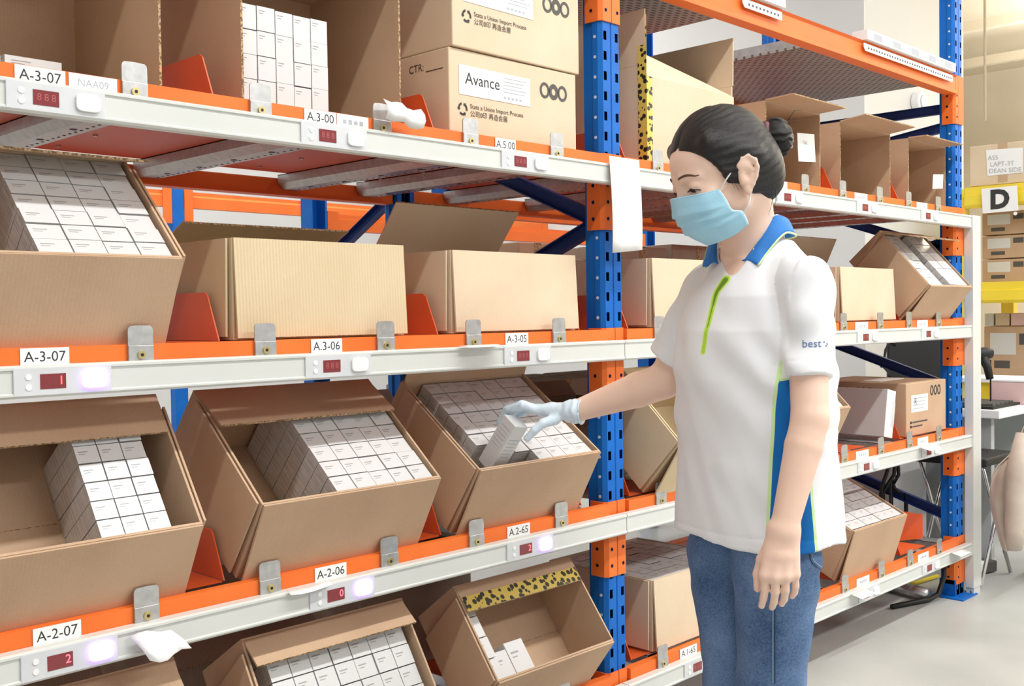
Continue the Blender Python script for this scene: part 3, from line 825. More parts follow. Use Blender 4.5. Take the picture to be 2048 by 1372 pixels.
def recycle(mb, c, ax, ay, r, mat):
    c, ax, ay = (np.asarray(v, float) for v in (c, ax, ay))
    for k in range(3):
        a0 = math.radians(90+120*k+16); a1 = math.radians(90+120*k+84)
        vs = []
        for i in range(5):
            a = a0+(a1-a0)*i/4
            for q in (r, r*0.66): vs.append(c+(ax*math.cos(a)+ay*math.sin(a))*q)
        mb.add(vs, [(2*i, 2*i+1, 2*i+3, 2*i+2) for i in range(4)], mat)
        a2 = a1+math.radians(26)
        mb.add([c+(ax*math.cos(a1)+ay*math.sin(a1))*r*1.18, c+(ax*math.cos(a1)+ay*math.sin(a1))*r*0.48, c+(ax*math.cos(a2)+ay*math.sin(a2))*r*0.83], [(0,1,2)], mat)
def printing_big(dx, dzl, brand, ctr):
    def f(t, w, d, h):
        y = -0.0006
        mb = MB(); L0 = 0.032+dx; mb.box(L0, L0+0.245, y-0.0006, y, 0.098+dzl, 0.168+dzl, 'paper')
        lab = mb.build('paper_label', t, world=False)
        mb = MB()
        if brand: put_text(mb, brand, 0.040, 'ink', (L0+0.078, y-0.0010, 0.137+dzl), XA, ZA)
        for k in range(5):
            mb.box(L0+0.150, L0+0.232-0.008*(k % 3), y-0.0009, y-0.0007, 0.156-0.0085*k+dzl, 0.158-0.0085*k+dzl, 'ink_pale')
        for k in range(5):
            mb.box(L0+0.150+0.014*k, L0+0.158+0.014*k, y-0.0009, y-0.0007, 0.106+dzl, 0.112+dzl, 'ink_pale')
        mb.build('label_print', lab, world=False)
        mb = MB()
        for k in range(3):
            rings(mb, (0.333+dx+0.034*k, y-0.0004, 0.148+dzl), XA, ZA, 0.0205, 0.0072, 'ink_grey', sx=0.9)
            if k == 1: rings(mb, (0.333+dx+0.034*k, y-0.0005, 0.148+dzl), XA, ZA, 0.0135, 0.0045, 'ink_grey', sx=0.9)
        mb.build('ring_logo', t, world=False)
        mb = MB()
        recycle(mb, (0.043+dx, y-0.0004, 0.064+dzl), XA, ZA, 0.0155, 'ink')
        put_text(mb, 'Stata a Union Import Process', 0.0155, 'ink', (0.067+dx, y-0.0004, 0.073+dzl), XA, ZA, align='LEFT')
        put_text(mb, '公司0印 再造会展', 0.0165, 'ink', (0.067+dx, y-0.0004, 0.055+dzl), XA, ZA, align='LEFT')
        mb.build('box_print', t, world=False)
        if ctr:
            mb = MB(); put_text(mb, 'CTR:', 0.026, 'ink', (-0.0006, 0.115, 0.170), -YA, ZA); mb.box(-0.0008, -0.0004, 0.020, 0.080, 0.157, 0.159, 'ink')
            mb.build('handwriting', t, world=False)
    return f
a1 = closed_box('closed brown box labelled Avance on the head-high shelf', -0.218, 0.238, 0.03, DK[3], 0.205, 0.33, 'cardboard_light', printing_big(0, 0, 'Avance', True))
a2 = closed_box('closed brown box stacked on top of the Avance box', -0.212, 0.25, 0.022, DK[3]+0.2075, 0.205, 0.33, 'cardboard_light', printing_big(0.004, 0.012, '', False), yaw=0.012)
# tall box with hazard tape, flaps up
t5 = thing('cardboard_box', (0.548, 0.03, DK[3]), 'tall box with yellow and black tape down its corner, above the woman', 'cardboard box', 'boxes with flaps up')
w5, h5, d5 = 0.455, 0.285, 0.33
mb = MB(); mt = 'cardboard_light'
mb.box(0, w5, 0, d5, 0, TH, mt); mb.box(0, w5, 0, TH, TH, h5-0.035, mt); mb.box(0, w5, d5-TH, d5, TH, h5, mt); mb.box(0, TH, TH, d5-TH, TH, h5, mt); mb.box(w5-TH, w5, TH, d5-TH, TH, h5, mt)
mb.build('box_body', t5, world=False, bevel=0.0015)
m2 = MB(); m2.slab([(TH,0.0,h5-0.035),(w5-TH,0.0,h5-0.035),(w5-TH,0.095,h5+0.02),(TH,0.075,h5+0.065)], (0,0.003,-0.003), mt); m2.build('front_flap', t5, world=False)
m2 = MB(); flap(m2, (0.0,0.002,h5), (0.0,d5-0.004,h5), (-0.004,0,0.155), mt); m2.build('left_flap', t5, world=False)
m2 = MB(); flap(m2, (w5,d5-0.004,h5), (w5,0.002,h5), (0.004,0.0,0.15), mt); m2.build('right_flap', t5, world=False)
m2 = MB(); flap(m2, (0.004,d5,h5), (w5-0.004,d5,h5), (0,0.03,0.12), mt); m2.build('rear_flap', t5, world=False)
m2 = MB(); m2.box(-0.0012, 0.026, -0.0012, -0.0004, 0.004, h5-0.035, 'hazard_tape'); m2.box(-0.0014, -0.0006, -0.0012, 0.030, 0.004, h5+0.14, 'hazard_tape'); m2.build('hazard_tape', t5, world=False)
t6 = front_open('box open to the front with a paper note inside, behind her hair bun', 1.19, 1.555, DK[3], 0.265, 0.33, top_flap=(-0.10, 0.005), mat='cardboard')
t7 = front_open('box open to the front with a strip of white cartons, right of her hair bun', 1.70, 2.11, DK[3], 0.255, 0.33, top_flap=(-0.10, 0.012), mat='cardboard')
t8 = front_open('box open to the front with a small white card, left of the end upright', 2.272, 2.636, DK[3], 0.258, 0.33, top_flap=(-0.075, 0.0), mat='cardboard')
cartons(t7, 'slim white carton at the left wall inside the front-open box right of her bun', 'slim cartons right of her bun', [0.008], [0.03], [0.006, 0.066, 0.126], (0.022, 0.12, 0.058), 3)
o = MB(); o.obox((1.447, 0.024, DK[3]+0.135), (0.058,0,0.004), (0,0.001,0), (-0.004,0,0.048), 'paper'); put_text(o, 'TAE', 0.016, 'ink_pale', (1.437, 0.0225, DK[3]+0.150), XA, ZA); tag(o.build('paper_note'), 'white paper note with curled corner on the box behind her hair bun', 'paper note')
o = MB(); o.obox((2.545, 0.024, DK[3]+0.105), (0.050,0,0.004), (0,0.001,0), (0.004,0,0.030), 'paper'); tag(o.build('paper_note'), 'small white card on the front-open box left of the end upright', 'paper note')

# closed box with rings at the right end of shelf 1
def printing_small(t, w, d, h):
    y = -0.0006
    mb = MB(); mb.box(0.045, 0.205, y-0.0005, y, 0.095, 0.165, 'paper'); lab = mb.build('paper_label', t, world=False)
    mb = MB()
    for k in range(4): mb.box(0.055, 0.19-0.01*k, y-0.0009, y-0.0006, 0.150-0.014*k, 0.153-0.014*k, 'ink_pale')
    put_text(mb, 'R', 0.04, 'ink_grey', (0.085, y-0.0010, 0.138), XA, ZA); mb.build('label_print', lab, world=False)
    mb = MB()
    for k in range(3): rings(mb, (0.245+0.036*k, y-0.0004, 0.175), XA, ZA, 0.0215, 0.007, 'ink', sx=0.75)
    mb.build('ring_logo', t, world=False)
    mb = MB()
    for k in range(2):
        mb.box(0.035, 0.050, y-0.0004, y-0.0002, 0.050-0.017*k, 0.060-0.017*k, 'ink'); mb.box(0.056, 0.20-0.05*k, y-0.0004, y-0.0002, 0.052-0.017*k, 0.058-0.017*k, 'ink_grey')
    mb.build('box_print', t, world=False)
    mb = MB(); put_text(mb, 'b 99F', 0.05, 'ink', (-0.0006, 0.20, 0.175), -YA, ZA); mb.build('side_print', t, world=False)
    mb = MB(); mb.box(0.08, w-0.08, d*0.35, d*0.55, h, h+0.002, 'paper'); mb.build('top_label', t, world=False)
b7 = closed_box('closed brown box with three black rings by the end upright, shelf with the gloved hand', 2.245, 2.635, 0.03, DK[1], 0.215, 0.42, 'cardboard', printing_small)
b6 = thing('grey_box', (2.085, 0.05, DK[1]), 'grey flat box with white end leaning against the box with three rings', 'box', rot=(0, math.radians(11), 0))
mb = MB(); mb.box(0, 0.075, 0.0, 0.36, 0.016, 0.205, 'carton_grey'); mb.m[2] = mb.mi('paper'); mb.build('box_body', b6, world=False, bevel=0.002)
mb = MB(); mb.box(0.050, 0.0755, -0.0008, -0.0002, 0.06, 0.16, 'module_grey'); mb.build('end_label', b6, world=False)
# boxes standing at the back of the shelf
def back_box(label, x0, x1, y0, y1, z0, h, mat):
    t = thing('cardboard_box', (x0, y0, z0), label, 'cardboard box', 'boxes at the back'); w = x1-x0; d = y1-y0
    mb = MB(); mb.box(0, w, 0, d, 0, TH, mat); mb.box(0, w, 0, TH, TH, h, mat); mb.box(0, w, d-TH, d, TH, h, mat); mb.box(0, TH, TH, d-TH, TH, h, mat); mb.box(w-TH, w, TH, d-TH, TH, h, mat)
    mb.build('box_body', t, world=False)
    m2 = MB(); flap(m2, (w-0.002,0,h), (0.002,0,h), (0,-0.05,-0.06), mat); m2.build('front_flap', t, world=False)
    m2 = MB(); flap(m2, (0.002,d,h), (w-0.002,d,h), (0,0.05,0.05), mat); m2.build('rear_flap', t, world=False)
    return t
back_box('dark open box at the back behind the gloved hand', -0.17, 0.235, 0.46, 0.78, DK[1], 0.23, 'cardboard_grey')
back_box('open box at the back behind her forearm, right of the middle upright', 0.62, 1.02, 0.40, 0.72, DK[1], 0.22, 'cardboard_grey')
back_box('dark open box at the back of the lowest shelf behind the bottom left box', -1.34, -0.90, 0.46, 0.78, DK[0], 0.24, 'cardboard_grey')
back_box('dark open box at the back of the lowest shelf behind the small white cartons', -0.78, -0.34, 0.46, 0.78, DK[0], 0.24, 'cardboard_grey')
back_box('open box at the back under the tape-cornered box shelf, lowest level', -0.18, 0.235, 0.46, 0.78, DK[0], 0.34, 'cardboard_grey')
# ================================================================== beyond the rack
# the rack of the next aisle, back to back with ours
def far_frame(x, ya, yb, label, brace):
    t = thing('upright_frame', (x, ya, 0), label, 'rack upright', 'uprights of the rack behind')
    for y in (ya, yb):
        mb = MB()
        w = 0.042
        mb.slab([(x-w,y-0.035,0),(x-w+0.01,y-0.035,0),(x-w+0.01,y-0.028,0),(x-w+0.006,y-0.028,0),(x-w+0.006,y+0.030,0),(x+w-0.006,y+0.030,0),(x+w-0.006,y-0.028,0),(x+w-0.01,y-0.028,0),(x+w-0.01,y-0.035,0),(x+w,y-0.035,0),(x+w,y+0.035,0),(x-w,y+0.035,0)], (0,0,3.0), 'blue_paint')
        mb.build('upright', t)
    for (za, zb, fl) in brace:
        mb = MB(); p = np.array([x, ya if not fl else yb, za]); q = np.array([x, yb if not fl else ya, zb])
        d = (q-p); L = np.linalg.norm(d); d /= L; n = np.array([0,-d[2],d[1]])
        mb.obox((p+q)/2, (0.0015,0,0), d*L/2, n*0.022, 'brace_blue')
        for sg in (-1,1): mb.obox((p+q)/2+np.array([-0.012,0,0])+n*sg*0.021, (0.012,0,0), d*L/2, n*0.0015, 'brace_blue')
        mb.build('brace', t)
far_frame(0.745, 1.10, 1.93, 'blue upright of the rack behind, seen between the two level boxes', [(1.86,1.42,False),(1.36,0.95,True)])
far_frame(3.05, 1.10, 1.93, 'blue upright of the rack behind, right part', [(1.2,0.75,False),(0.72,0.25,True)])
def far_beam(x0, x1, y, z, label, h=0.10):
    t = thing('shelf_beam', ((x0+x1)/2, y, z-h), label, 'shelf beam', 'beams of the racks behind')
    mb = MB(); mb.slab([(x0,y-0.025,z-h),(x0,y-0.025,z-h*0.35),(x0,y-0.010,z-h*0.22),(x0,y-0.010,z),(x0,y+0.025,z),(x0,y+0.025,z-h)], (x1-x0,0,0), 'orange_paint'); mb.build('beam_body', t)
    mb = MB(); mb.box(x0-0.008, x0+0.05, y-0.032, y-0.026, z-0.2, z+0.01, 'orange_paint'); mb.box(x1-0.05, x1+0.008, y-0.032, y-0.026, z-0.2, z+0.01, 'orange_paint'); mb.build('end_connector', t)
    return t
# rack of the second aisle behind
p = hit(372, 393, 1, 4.2); q = hit(604, 395, 1, 4.2)
far_beam(p[0]-0.02, q[0]+0.02, 4.2, 2.02, 'pale orange beam far behind, seen over the level box with ribbed front')
far_beam(q[0]+0.11, q[0]+2.4, 4.2, 2.02, 'orange beam far behind, seen over the flap of the box above A-3-05')
far_beam(p[0]-2.5, p[0]-0.12, 4.2, 2.02, 'orange beam far behind at the left')
for x, nm in ((p[0]-0.07, 'left one'), (q[0]+0.07, 'right one')):
    t = thing('upright_frame', (x, 4.2, 0), f'blue upright of the far rack over the ribbed box, {nm}', 'rack upright')
    mb = MB(); mb.box(x-0.042, x+0.042, 4.17, 4.24, 0, 3.0, 'blue_paint'); mb.build('upright', t, bevel=0.006)
for z, nm in ((1.20, 'at chest height'), (0.72, 'at thigh height'), (1.68, 'at head height')):
    far_beam(0.80, 3.00, 1.93, z, f'orange beam of the rack behind, right part, {nm}', 0.07)
    far_beam(0.80, 3.00, 1.10, z, f'orange front beam of the rack behind, right part, {nm}', 0.07)
def plain_box(label, x0, x1, y0, y1, z0, h, mat='cardboard_grey', group='boxes on the rack behind', dots=False, card=False):
    t = thing('cardboard_box', ((x0+x1)/2, y0, z0), label, 'cardboard box', group)
    mb = MB(); mb.box(x0, x1, y0, y1, z0, z0+h, mat); mb.build('box_body', t, bevel=0.004)
    mb = MB(); mb.box(x0, x1, (y0+y1)/2-0.02, (y0+y1)/2+0.02, z0+h, z0+h+0.001, 'cardboard_edge'); mb.build('tape', t)
    mb = MB(); mb.box((x0+x1)/2-0.02, (x0+x1)/2+0.02, y0-0.001, y0, z0+h*0.72, z0+h, 'cardboard_edge'); mb.build('tape', t)
    if card:
        mb = MB(); mb.box(x0+(x1-x0)*0.25, x0+(x1-x0)*0.6, y0-0.002, y0-0.001, z0+h*0.35, z0+h*0.7, 'paper'); mb.build('paper_label', t)
    return t
# boxes visible between the level boxes and the shelf above
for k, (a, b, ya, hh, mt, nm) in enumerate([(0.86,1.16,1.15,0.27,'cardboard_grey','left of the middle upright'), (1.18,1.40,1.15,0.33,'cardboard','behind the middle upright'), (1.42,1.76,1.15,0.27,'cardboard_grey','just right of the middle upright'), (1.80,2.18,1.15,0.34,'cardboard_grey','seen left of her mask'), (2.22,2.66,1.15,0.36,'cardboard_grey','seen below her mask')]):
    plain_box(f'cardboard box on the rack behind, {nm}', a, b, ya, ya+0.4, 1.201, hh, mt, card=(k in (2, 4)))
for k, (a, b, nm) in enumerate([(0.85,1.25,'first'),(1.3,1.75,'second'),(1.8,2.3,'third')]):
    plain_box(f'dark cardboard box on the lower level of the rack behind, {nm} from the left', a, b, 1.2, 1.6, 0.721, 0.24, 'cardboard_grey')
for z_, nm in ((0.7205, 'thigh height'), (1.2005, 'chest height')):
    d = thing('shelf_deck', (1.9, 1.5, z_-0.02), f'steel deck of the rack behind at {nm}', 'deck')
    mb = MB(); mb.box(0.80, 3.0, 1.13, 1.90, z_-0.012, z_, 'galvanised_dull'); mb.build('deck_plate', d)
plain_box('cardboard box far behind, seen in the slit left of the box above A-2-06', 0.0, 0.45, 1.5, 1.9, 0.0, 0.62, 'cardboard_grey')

# ---- right: yellow rack D
XR = 5.35
ry0, ry1 = hit(1903, 500, 0, XR)[1]-0.09, -2.3
zU = hit(1985, 392, 0, XR)[2]; zLw = hit(1985, 585, 0, XR)[2]
for z, nm in ((zU, 'upper yellow shelf of the rack at the right edge, carrying the large carton'), (zLw, 'lower yellow shelf of the rack at the right edge, under the rows of cartons')):
    t = thing('yellow_shelf', (XR, 0.0, z-0.07), nm, 'shelf', 'yellow shelves')
    mb = MB(); h = 0.14
    mb.slab([(XR,ry0,z-h/2),(XR-0.012,ry0,z-h/2+0.02),(XR-0.012,ry0,z+h*0.1),(XR,ry0,z+h*0.15),(XR,ry0,z+h/2),(XR+0.05,ry0,z+h/2),(XR+0.05,ry0,z-h/2)], (0,ry1-ry0,0), 'yellow_paint'); mb.build('beam', t)
    mb = MB(); mb.box(XR+0.05, XR+0.95, ry1, ry0, z+h/2-0.012, z+h/2, 'yellow_paint'); mb.build('shelf_panel', t)
for xx in (XR, XR+0.9):
    for (ya, yb) in ((ry1-0.1, ry1-0.002), (ry0+0.002, ry0+0.09)):
        t = thing('rack_post', (xx, ya, 0), f'yellow post of the rack at the right edge, {"front" if xx == XR else "rear"} {"right" if ya < 0 else "left"} one', 'rack post', 'yellow rack posts')
        mb = MB(); mb.box(xx, xx+0.08, ya, yb, 0.008, zU+0.06, 'yellow_paint'); mb.build('post_body', t)
        mb = MB(); mb.box(xx-0.02, xx+0.10, ya-0.02, yb+0.02, 0, 0.008, 'yellow_paint'); mb.build('foot_plate', t)
# the big carton on the upper beam
a = hit(1926, 300, 0, XR); b = hit(2048, 270, 0, XR)
yb_ = a[1]; 
t = thing('large_carton', (XR+0.05, 0.4, zU+0.07), 'large brown carton with a handwritten white sheet, above the D sign', 'carton')
mb = MB(); mb.box(XR+0.03, XR+0.9, b[1]-0.35, min(yb_+0.12, ry0-0.02), zU+0.075, a[2]+0.02, 'cardboard_light'); mb.build('box_body', t, bevel=0.006)
mb = MB(); c_ = hit(2002, 290, 0, XR); mb.box(XR+0.0285, XR+0.0295, c_[1]-0.03, c_[1]+0.03, zU+0.09, a[2]+0.02, 'cardboard'); mb.build('packing_tape', t)
A = hit(1972, 300, 0, XR+0.028); B = hit(2046, 295, 0, XR+0.028); Cc = hit(1975, 352, 0, XR+0.028); D_ = hit(2046, 345, 0, XR+0.028)
mb = MB(); mb.slab([A, B, D_, Cc], (-0.001,0,0), 'paper'); sh = mb.build('paper_sheet', t)
mb = MB(); ax = (B-A)/np.linalg.norm(B-A); az = np.array([0,0,1.])
for tx, (u, v) in (('AS5', (1986, 316)), ('LAPT-3T', (2004, 328)), ('DEAN SIDE', (2010, 341))):
    put_text(mb, tx, 0.042, 'ink_pale', hit(u, v, 0, XR+0.0255), ax, az)
mb.build('handwriting', sh)
# D sign
t = thing('hanging_sign', hit(2000, 400, 0, XR-0.03), 'white sign with a bold black D hanging on the yellow beam', 'sign')
A, B, C2, D2 = (hit(u, v, 0, XR-0.03) for u, v in ((1963,378), (2034,371), (2037,421), (1966,427)))
mb = MB(); mb.slab([A, B, C2, D2], (-0.004,0,0), 'paper'); mb.build('sign_board', t)
mb = MB(); ax = (B-A)/np.linalg.norm(B-A); put_text(mb, 'D', 0.165, 'ink', hit(1999, 400, 0, XR-0.0355), ax, np.array([0,0,1.]), bold=0.008); mb.build('letter', t)
mb = MB(); mb.disc(hit(2031, 427, 0, XR-0.03), (-1,0,0), 0.012, 0.006, 'paper', 10); mb.build('hook', t)
# rows of cartons between and below the beams
def shelf_cartons(z0, rows, hh, ww, nm, xoff):
    for r_ in range(rows):
        y = ry0-0.03; k = 0
        while y-ww > -1.2:
            t = thing('cardboard_box', (XR+xoff, y-ww/2, z0+r_*hh), f'brown carton {nm}, row {["lowest","middle","top"][r_]}', 'cardboard box', f'cartons {nm} row {r_}')
            t['label'] = f'brown labelled carton in the {["lowest","middle","top"][r_]} row {nm}'
            mb = MB(); mb.box(XR+xoff, XR+xoff+0.4, y-ww+0.012, y, z0+r_*hh, z0+(r_+1)*hh-0.006, 'cardboard'); mb.build('box_body', t, bevel=0.004)
            mb = MB(); mb.box(XR+xoff-0.002, XR+xoff-0.001, y-ww*0.62, y-ww*0.12, z0+r_*hh+hh*0.42, z0+r_*hh+hh*0.85, 'carton_white'); mb.build('paper_label', t)
            mb = MB(); mb.box(XR+xoff-0.002, XR+xoff-0.001, y-ww*0.90, y-ww*0.68, z0+r_*hh+hh*0.62, z0+r_*hh+hh*0.84, 'ink_grey'); mb.build('box_print', t)
            mb = MB(); mb.box(XR+xoff-0.002, XR+xoff-0.001, y-ww*0.5, y-ww*0.2, z0+r_*hh+hh*0.15, z0+r_*hh+hh*0.3, 'ink_grey'); mb.build('lower_print', t)
            y -= ww; k += 1
shelf_cartons(zLw+0.072, 3, 0.160, 0.30, 'between the yellow beams', 0.22)
z_ = 0.0
shelf_cartons(0.10, 3, 0.34, 0.34, 'under the lower yellow beam', 0.25)
t = thing('pallet', (XR+0.2, 0, 0), 'pallet under the cartons of the yellow rack', 'pallet')
mb = MB(); mb.box(XR+0.2, XR+0.95, -1.25, ry0-0.02, 0.075, 0.098, 'cardboard'); mb.build('deck_boards', t)
for yy in (-1.2, 0.0, 1.1):
    mb = MB(); mb.box(XR+0.2, XR+0.95, yy-0.05, yy+0.05, 0, 0.075, 'cardboard'); mb.build('runner', t)
# a strip of mixed small packs right under the lower beam
cols = ['carton_white', 'cardboard_light', 'pink_paper', 'blue_paint', 'paper', 'cardboard', 'paper', 'carton_grey', 'paper']
cname = {'carton_white': 'white', 'cardboard_light': 'tan', 'pink_paper': 'pink', 'blue_paint': 'blue', 'paper': 'white', 'cardboard': 'brown', 'carton_grey': 'grey'}
y = ry0-0.03
for k in range(12):
    mb = MB(); w_ = 0.06+0.03*((k*7) % 3); mb.box(XR+0.26, XR+0.50, y-w_, y, 1.118, 1.118+0.085, cols[k % len(cols)]); tag(mb.build('small_pack', bevel=0.003), f'small {cname[cols[k % len(cols)]]} pack lying on the cartons under the lower yellow beam', 'pack', 'small packs under the lower yellow beam'); y -= w_+0.012

# ---- desk behind the end of the rack
ZD = 5.0
c0 = J(1990, 838, ZD)                                      # near corner, lower edge of the top
zt = c0[2]
t = thing('work_desk', (c0[0]+0.5, c0[1]+0.5, 0), 'white work desk beyond the end upright', 'desk')
mb = MB(); x0, y0 = c0[0], c0[1]
e1 = J(1945, 826, ZD+0.25)-c0; e1[2] = 0                    # short edge towards the left
e1 = np.array([-0.10, 0.30, 0])*1.0
# desk top follows the rack: edges along x and y
mb.box(x0, x0+1.3, y0-0.02, y0+0.85, zt, zt+0.04, 'desk_white'); mb.build('desk_top', t, bevel=0.004)
mb = MB(); mb.box(x0+0.06, x0+0.10, y0+0.04, y0+0.80, 0.05, zt, 'desk_grey'); mb.build('side_panel', t)
mb = MB(); mb.box(x0+0.10, x0+1.2, y0+0.76, y0+0.80, 0.25, zt, 'desk_grey')
mb.build('back_panel', t)
mb = MB(); mb.box(x0+1.2, x0+1.24, y0+0.04, y0+0.80, 0.0, zt, 'desk_grey'); mb.build('side_panel', t)
top = zt+0.04
# things on the desk
t = thing('barcode_scanner', J(1962, 775, 5.25), 'dark handheld scanner resting on a wire stand on the desk', 'scanner')
mb = MB(); A = J(1950, 706, 5.25); mb.tube([J(1948,708,5.25), J(1958,707,5.25), J(1972,706,5.25), J(1984,708,5.25)], [0.020,0.030,0.030,0.022], 'black', 10); mb.build('scanner_head', t, smooth=True)
mb = MB(); mb.tube([J(1966,712,5.25), J(1975,735,5.25), J(1980,758,5.25)], [0.026,0.020,0.018], 'black', 10); mb.build('grip', t, smooth=True)
base_z = top+0.004
b0 = J(1960, 700, 5.25)
mb = MB()
for uu in (1959, 1981):
    q = J(uu, 720, 5.25); mb.tube([q, (q[0], q[1], top)], 0.004, 'black', 6)
mb.box(b0[0]-0.05, b0[0]+0.14, b0[1]-0.06, b0[1]+0.06, top, top+0.006, 'black')
mb.build('wire_stand', t)
t = thing('keyboard_mat', J(1975, 792, 5.3), 'dark grey mat with keyboard on the desk', 'keyboard')
q = J(1950, 800, 5.2)
mb = MB(); mb.box(x0+0.03, x0+0.42, y0+0.02, y0+0.40, top, top+0.012, 'black'); mb.build('mat', t)
mb = MB()
for i in range(5):
    for j_ in range(9): mb.box(x0+0.08+i*0.055, x0+0.125+i*0.055, y0+0.04+j_*0.038, y0+0.072+j_*0.038, top+0.012, top+0.022, 'ink_grey')
mb.build('keys', t)
q = J(2030, 790, 5.35)
t = thing('pink_box', (q[0], q[1], top), 'pale pink paper box on the desk at the right edge', 'box')
mb = MB(); mb.box(q[0]-0.05, q[0]+0.18, q[1]-0.12, q[1]+0.10, top, top+0.11, 'pink_paper'); mb.build('box_body', t, bevel=0.006)
mb = MB(); mb.box(q[0]-0.052, q[0]+0.182, q[1]-0.122, q[1]+0.102, top+0.11, top+0.118, 'paper'); mb.build('lid', t)
q = J(1972, 775, 5.75)
t = thing('yellow_crate', (q[0], q[1], top), 'yellow crate standing at the back of the desk', 'crate')
mb = MB(); mb.box(q[0]-0.15, q[0]+0.15, q[1]-0.12, q[1]+0.12, top, top+0.09, 'yellow_paint'); mb.build('crate_body', t, bevel=0.006)
mb = MB(); mb.box(q[0]-0.17, q[0]+0.17, q[1]-0.14, q[1]+0.14, top+0.09, top+0.11, 'paper'); mb.build('paper_on_top', t)
# computer screen whose dark back shows between the shelves
q = J(1838, 715, 5.6)
t = thing('computer_monitor', (q[0], q[1], top), 'black back of a computer monitor left of the end upright', 'monitor')
n_ = CR.copy(); n_[2] = 0; n_ /= np.linalg.norm(n_); fwv = np.array([n_[1]*-1, n_[0], 0])
mb = MB(); mb.obox((q[0], q[1], 1.02), n_*0.165, fwv*0.015, (0,0,0.165), 'black'); mb.build('screen_back', t, bevel=0.004)
mb = MB(); mb.box(q[0]-0.02, q[0]+0.02, q[1]-0.02, q[1]+0.02, top+0.012, 0.9, 'black'); mb.box(q[0]-0.09, q[0]+0.09, q[1]-0.07, q[1]+0.07, top, top+0.012, 'black'); mb.build('stand', t)
q = J(1948, 690, 5.15)
t = thing('tablet', (q[0], q[1], top), 'thin pale screen with blue rim edge-on beside the white post', 'tablet')
mb = MB(); mb.obox(J(1946, 676, 5.15), n_*0.018, fwv*0.012, np.array([0,0,0.12]), 'paper'); mb.build('panel', t)
mb = MB(); mb.obox(J(1955, 676, 5.15), n_*0.004, fwv*0.014, np.array([0,0,0.125]), 'navy_cloth'); mb.build('rim', t)
mb = MB(); qq = J(1950, 700, 5.15); mb.tube([qq, (qq[0], qq[1], top)], 0.008, 'black', 8); mb.build('stem', t)
# stool with jacket
sc_ = J(1945, 925, 4.75)+np.array([0.07, 0.16, 0])
t = thing('folding_stool', (sc_[0], sc_[1], 0), 'dark topped folding stool with thin steel legs under the desk', 'stool')
zs2 = sc_[2]
mb = MB(); mb.obox((sc_[0]+0.12, sc_[1]-0.05, zs2), (0.19,0,0), (0,0.17,0), (0,0,0.018), 'black'); mb.build('seat', t, bevel=0.008)
for sy in (-0.14, 0.14):
    mb = MB(); mb.tube([(sc_[0]-0.04, sc_[1]-0.05+sy, zs2-0.02), (sc_[0]+0.30, sc_[1]-0.05+sy, 0.01)], 0.009, 'chrome', 8); mb.build('leg', t, smooth=True)
    mb = MB(); mb.tube([(sc_[0]+0.28, sc_[1]-0.05+sy, zs2-0.02), (sc_[0]-0.06, sc_[1]-0.05+sy, 0.01)], 0.009, 'chrome', 8); mb.build('leg', t, smooth=True)
# hanging beige jacket
t = thing('jacket', J(2015, 1000, 4.55), 'beige jacket hanging from the stool beside a dark bag', 'jacket')
def cloth_panel(cols_, Z, amp, mat):
    vs = []; fs = []; nx = len(cols_[0])
    for i, row in enumerate(cols_):
        for j_, (u, v) in enumerate(row):
            vs.append(J(u, v, Z+amp*math.sin(j_*1.7+i*0.35)+0.7*amp*math.sin(j_*2.6-i*0.5)+0.05*abs(j_-nx/2)/nx))
    for i in range(len(cols_)-1):
        for j_ in range(nx-1): fs.append((i*nx+j_, i*nx+j_+1, (i+1)*nx+j_+1, (i+1)*nx+j_))
    return vs, fs
rows_ = []
prof_ = [(2046,848,2095),(2034,880,2095),(2016,912,2095),(1986,932,2092),(1979,965,2088),(1981,1000,2080),(1988,1030,2070),(1996,1060,2058),(2004,1085,2044),(2010,1102,2030)]
for (u0, v, u1) in prof_: rows_.append([(u0+(u1-u0)*k/10, v+(k-5)*0.0) for k in range(11)])
vs, fs = cloth_panel(rows_, 4.55, 0.040, 'canvas_cloth')
mb = MB(); mb.add(vs, fs, 'canvas_cloth'); o = mb.build('jacket_body', t, smooth=True)
sm = o.modifiers.new('t', 'SOLIDIFY'); sm.thickness = 0.014; sb = o.modifiers.new('s', 'SUBSURF'); sb.levels = 2; sb.render_levels = 2
mb = MB(); mb.tube([J(2052,870,4.48), J(2040,930,4.46), J(2032,1000,4.46), J(2028,1060,4.47), J(2029,1098,4.48)], [0.040,0.050,0.044,0.036,0.030], 'canvas_cloth', 14); mb.build('sleeve', t, smooth=True)
t = thing('bag', J(2040, 1070, 4.8), 'dark navy bag behind the beige jacket at the right edge', 'bag')
mb = MB(); q = J(2045, 1075, 4.8)+np.array([0.10, -0.12, 0]); mb.box(q[0]-0.03, q[0]+0.25, q[1]-0.12, q[1]+0.06, 0.002, q[2]+0.14, 'navy_cloth'); mb.build('bag_body', t, bevel=0.04, seg=4)
mb = MB(); mb.tube([(q[0]+0.02,q[1]-0.03,q[2]+0.14),(q[0]+0.06,q[1]-0.03,q[2]+0.22),(q[0]+0.16,q[1]-0.03,q[2]+0.22),(q[0]+0.2,q[1]-0.03,q[2]+0.14)], 0.012, 'navy_cloth', 8); mb.build('handle', t, smooth=True)
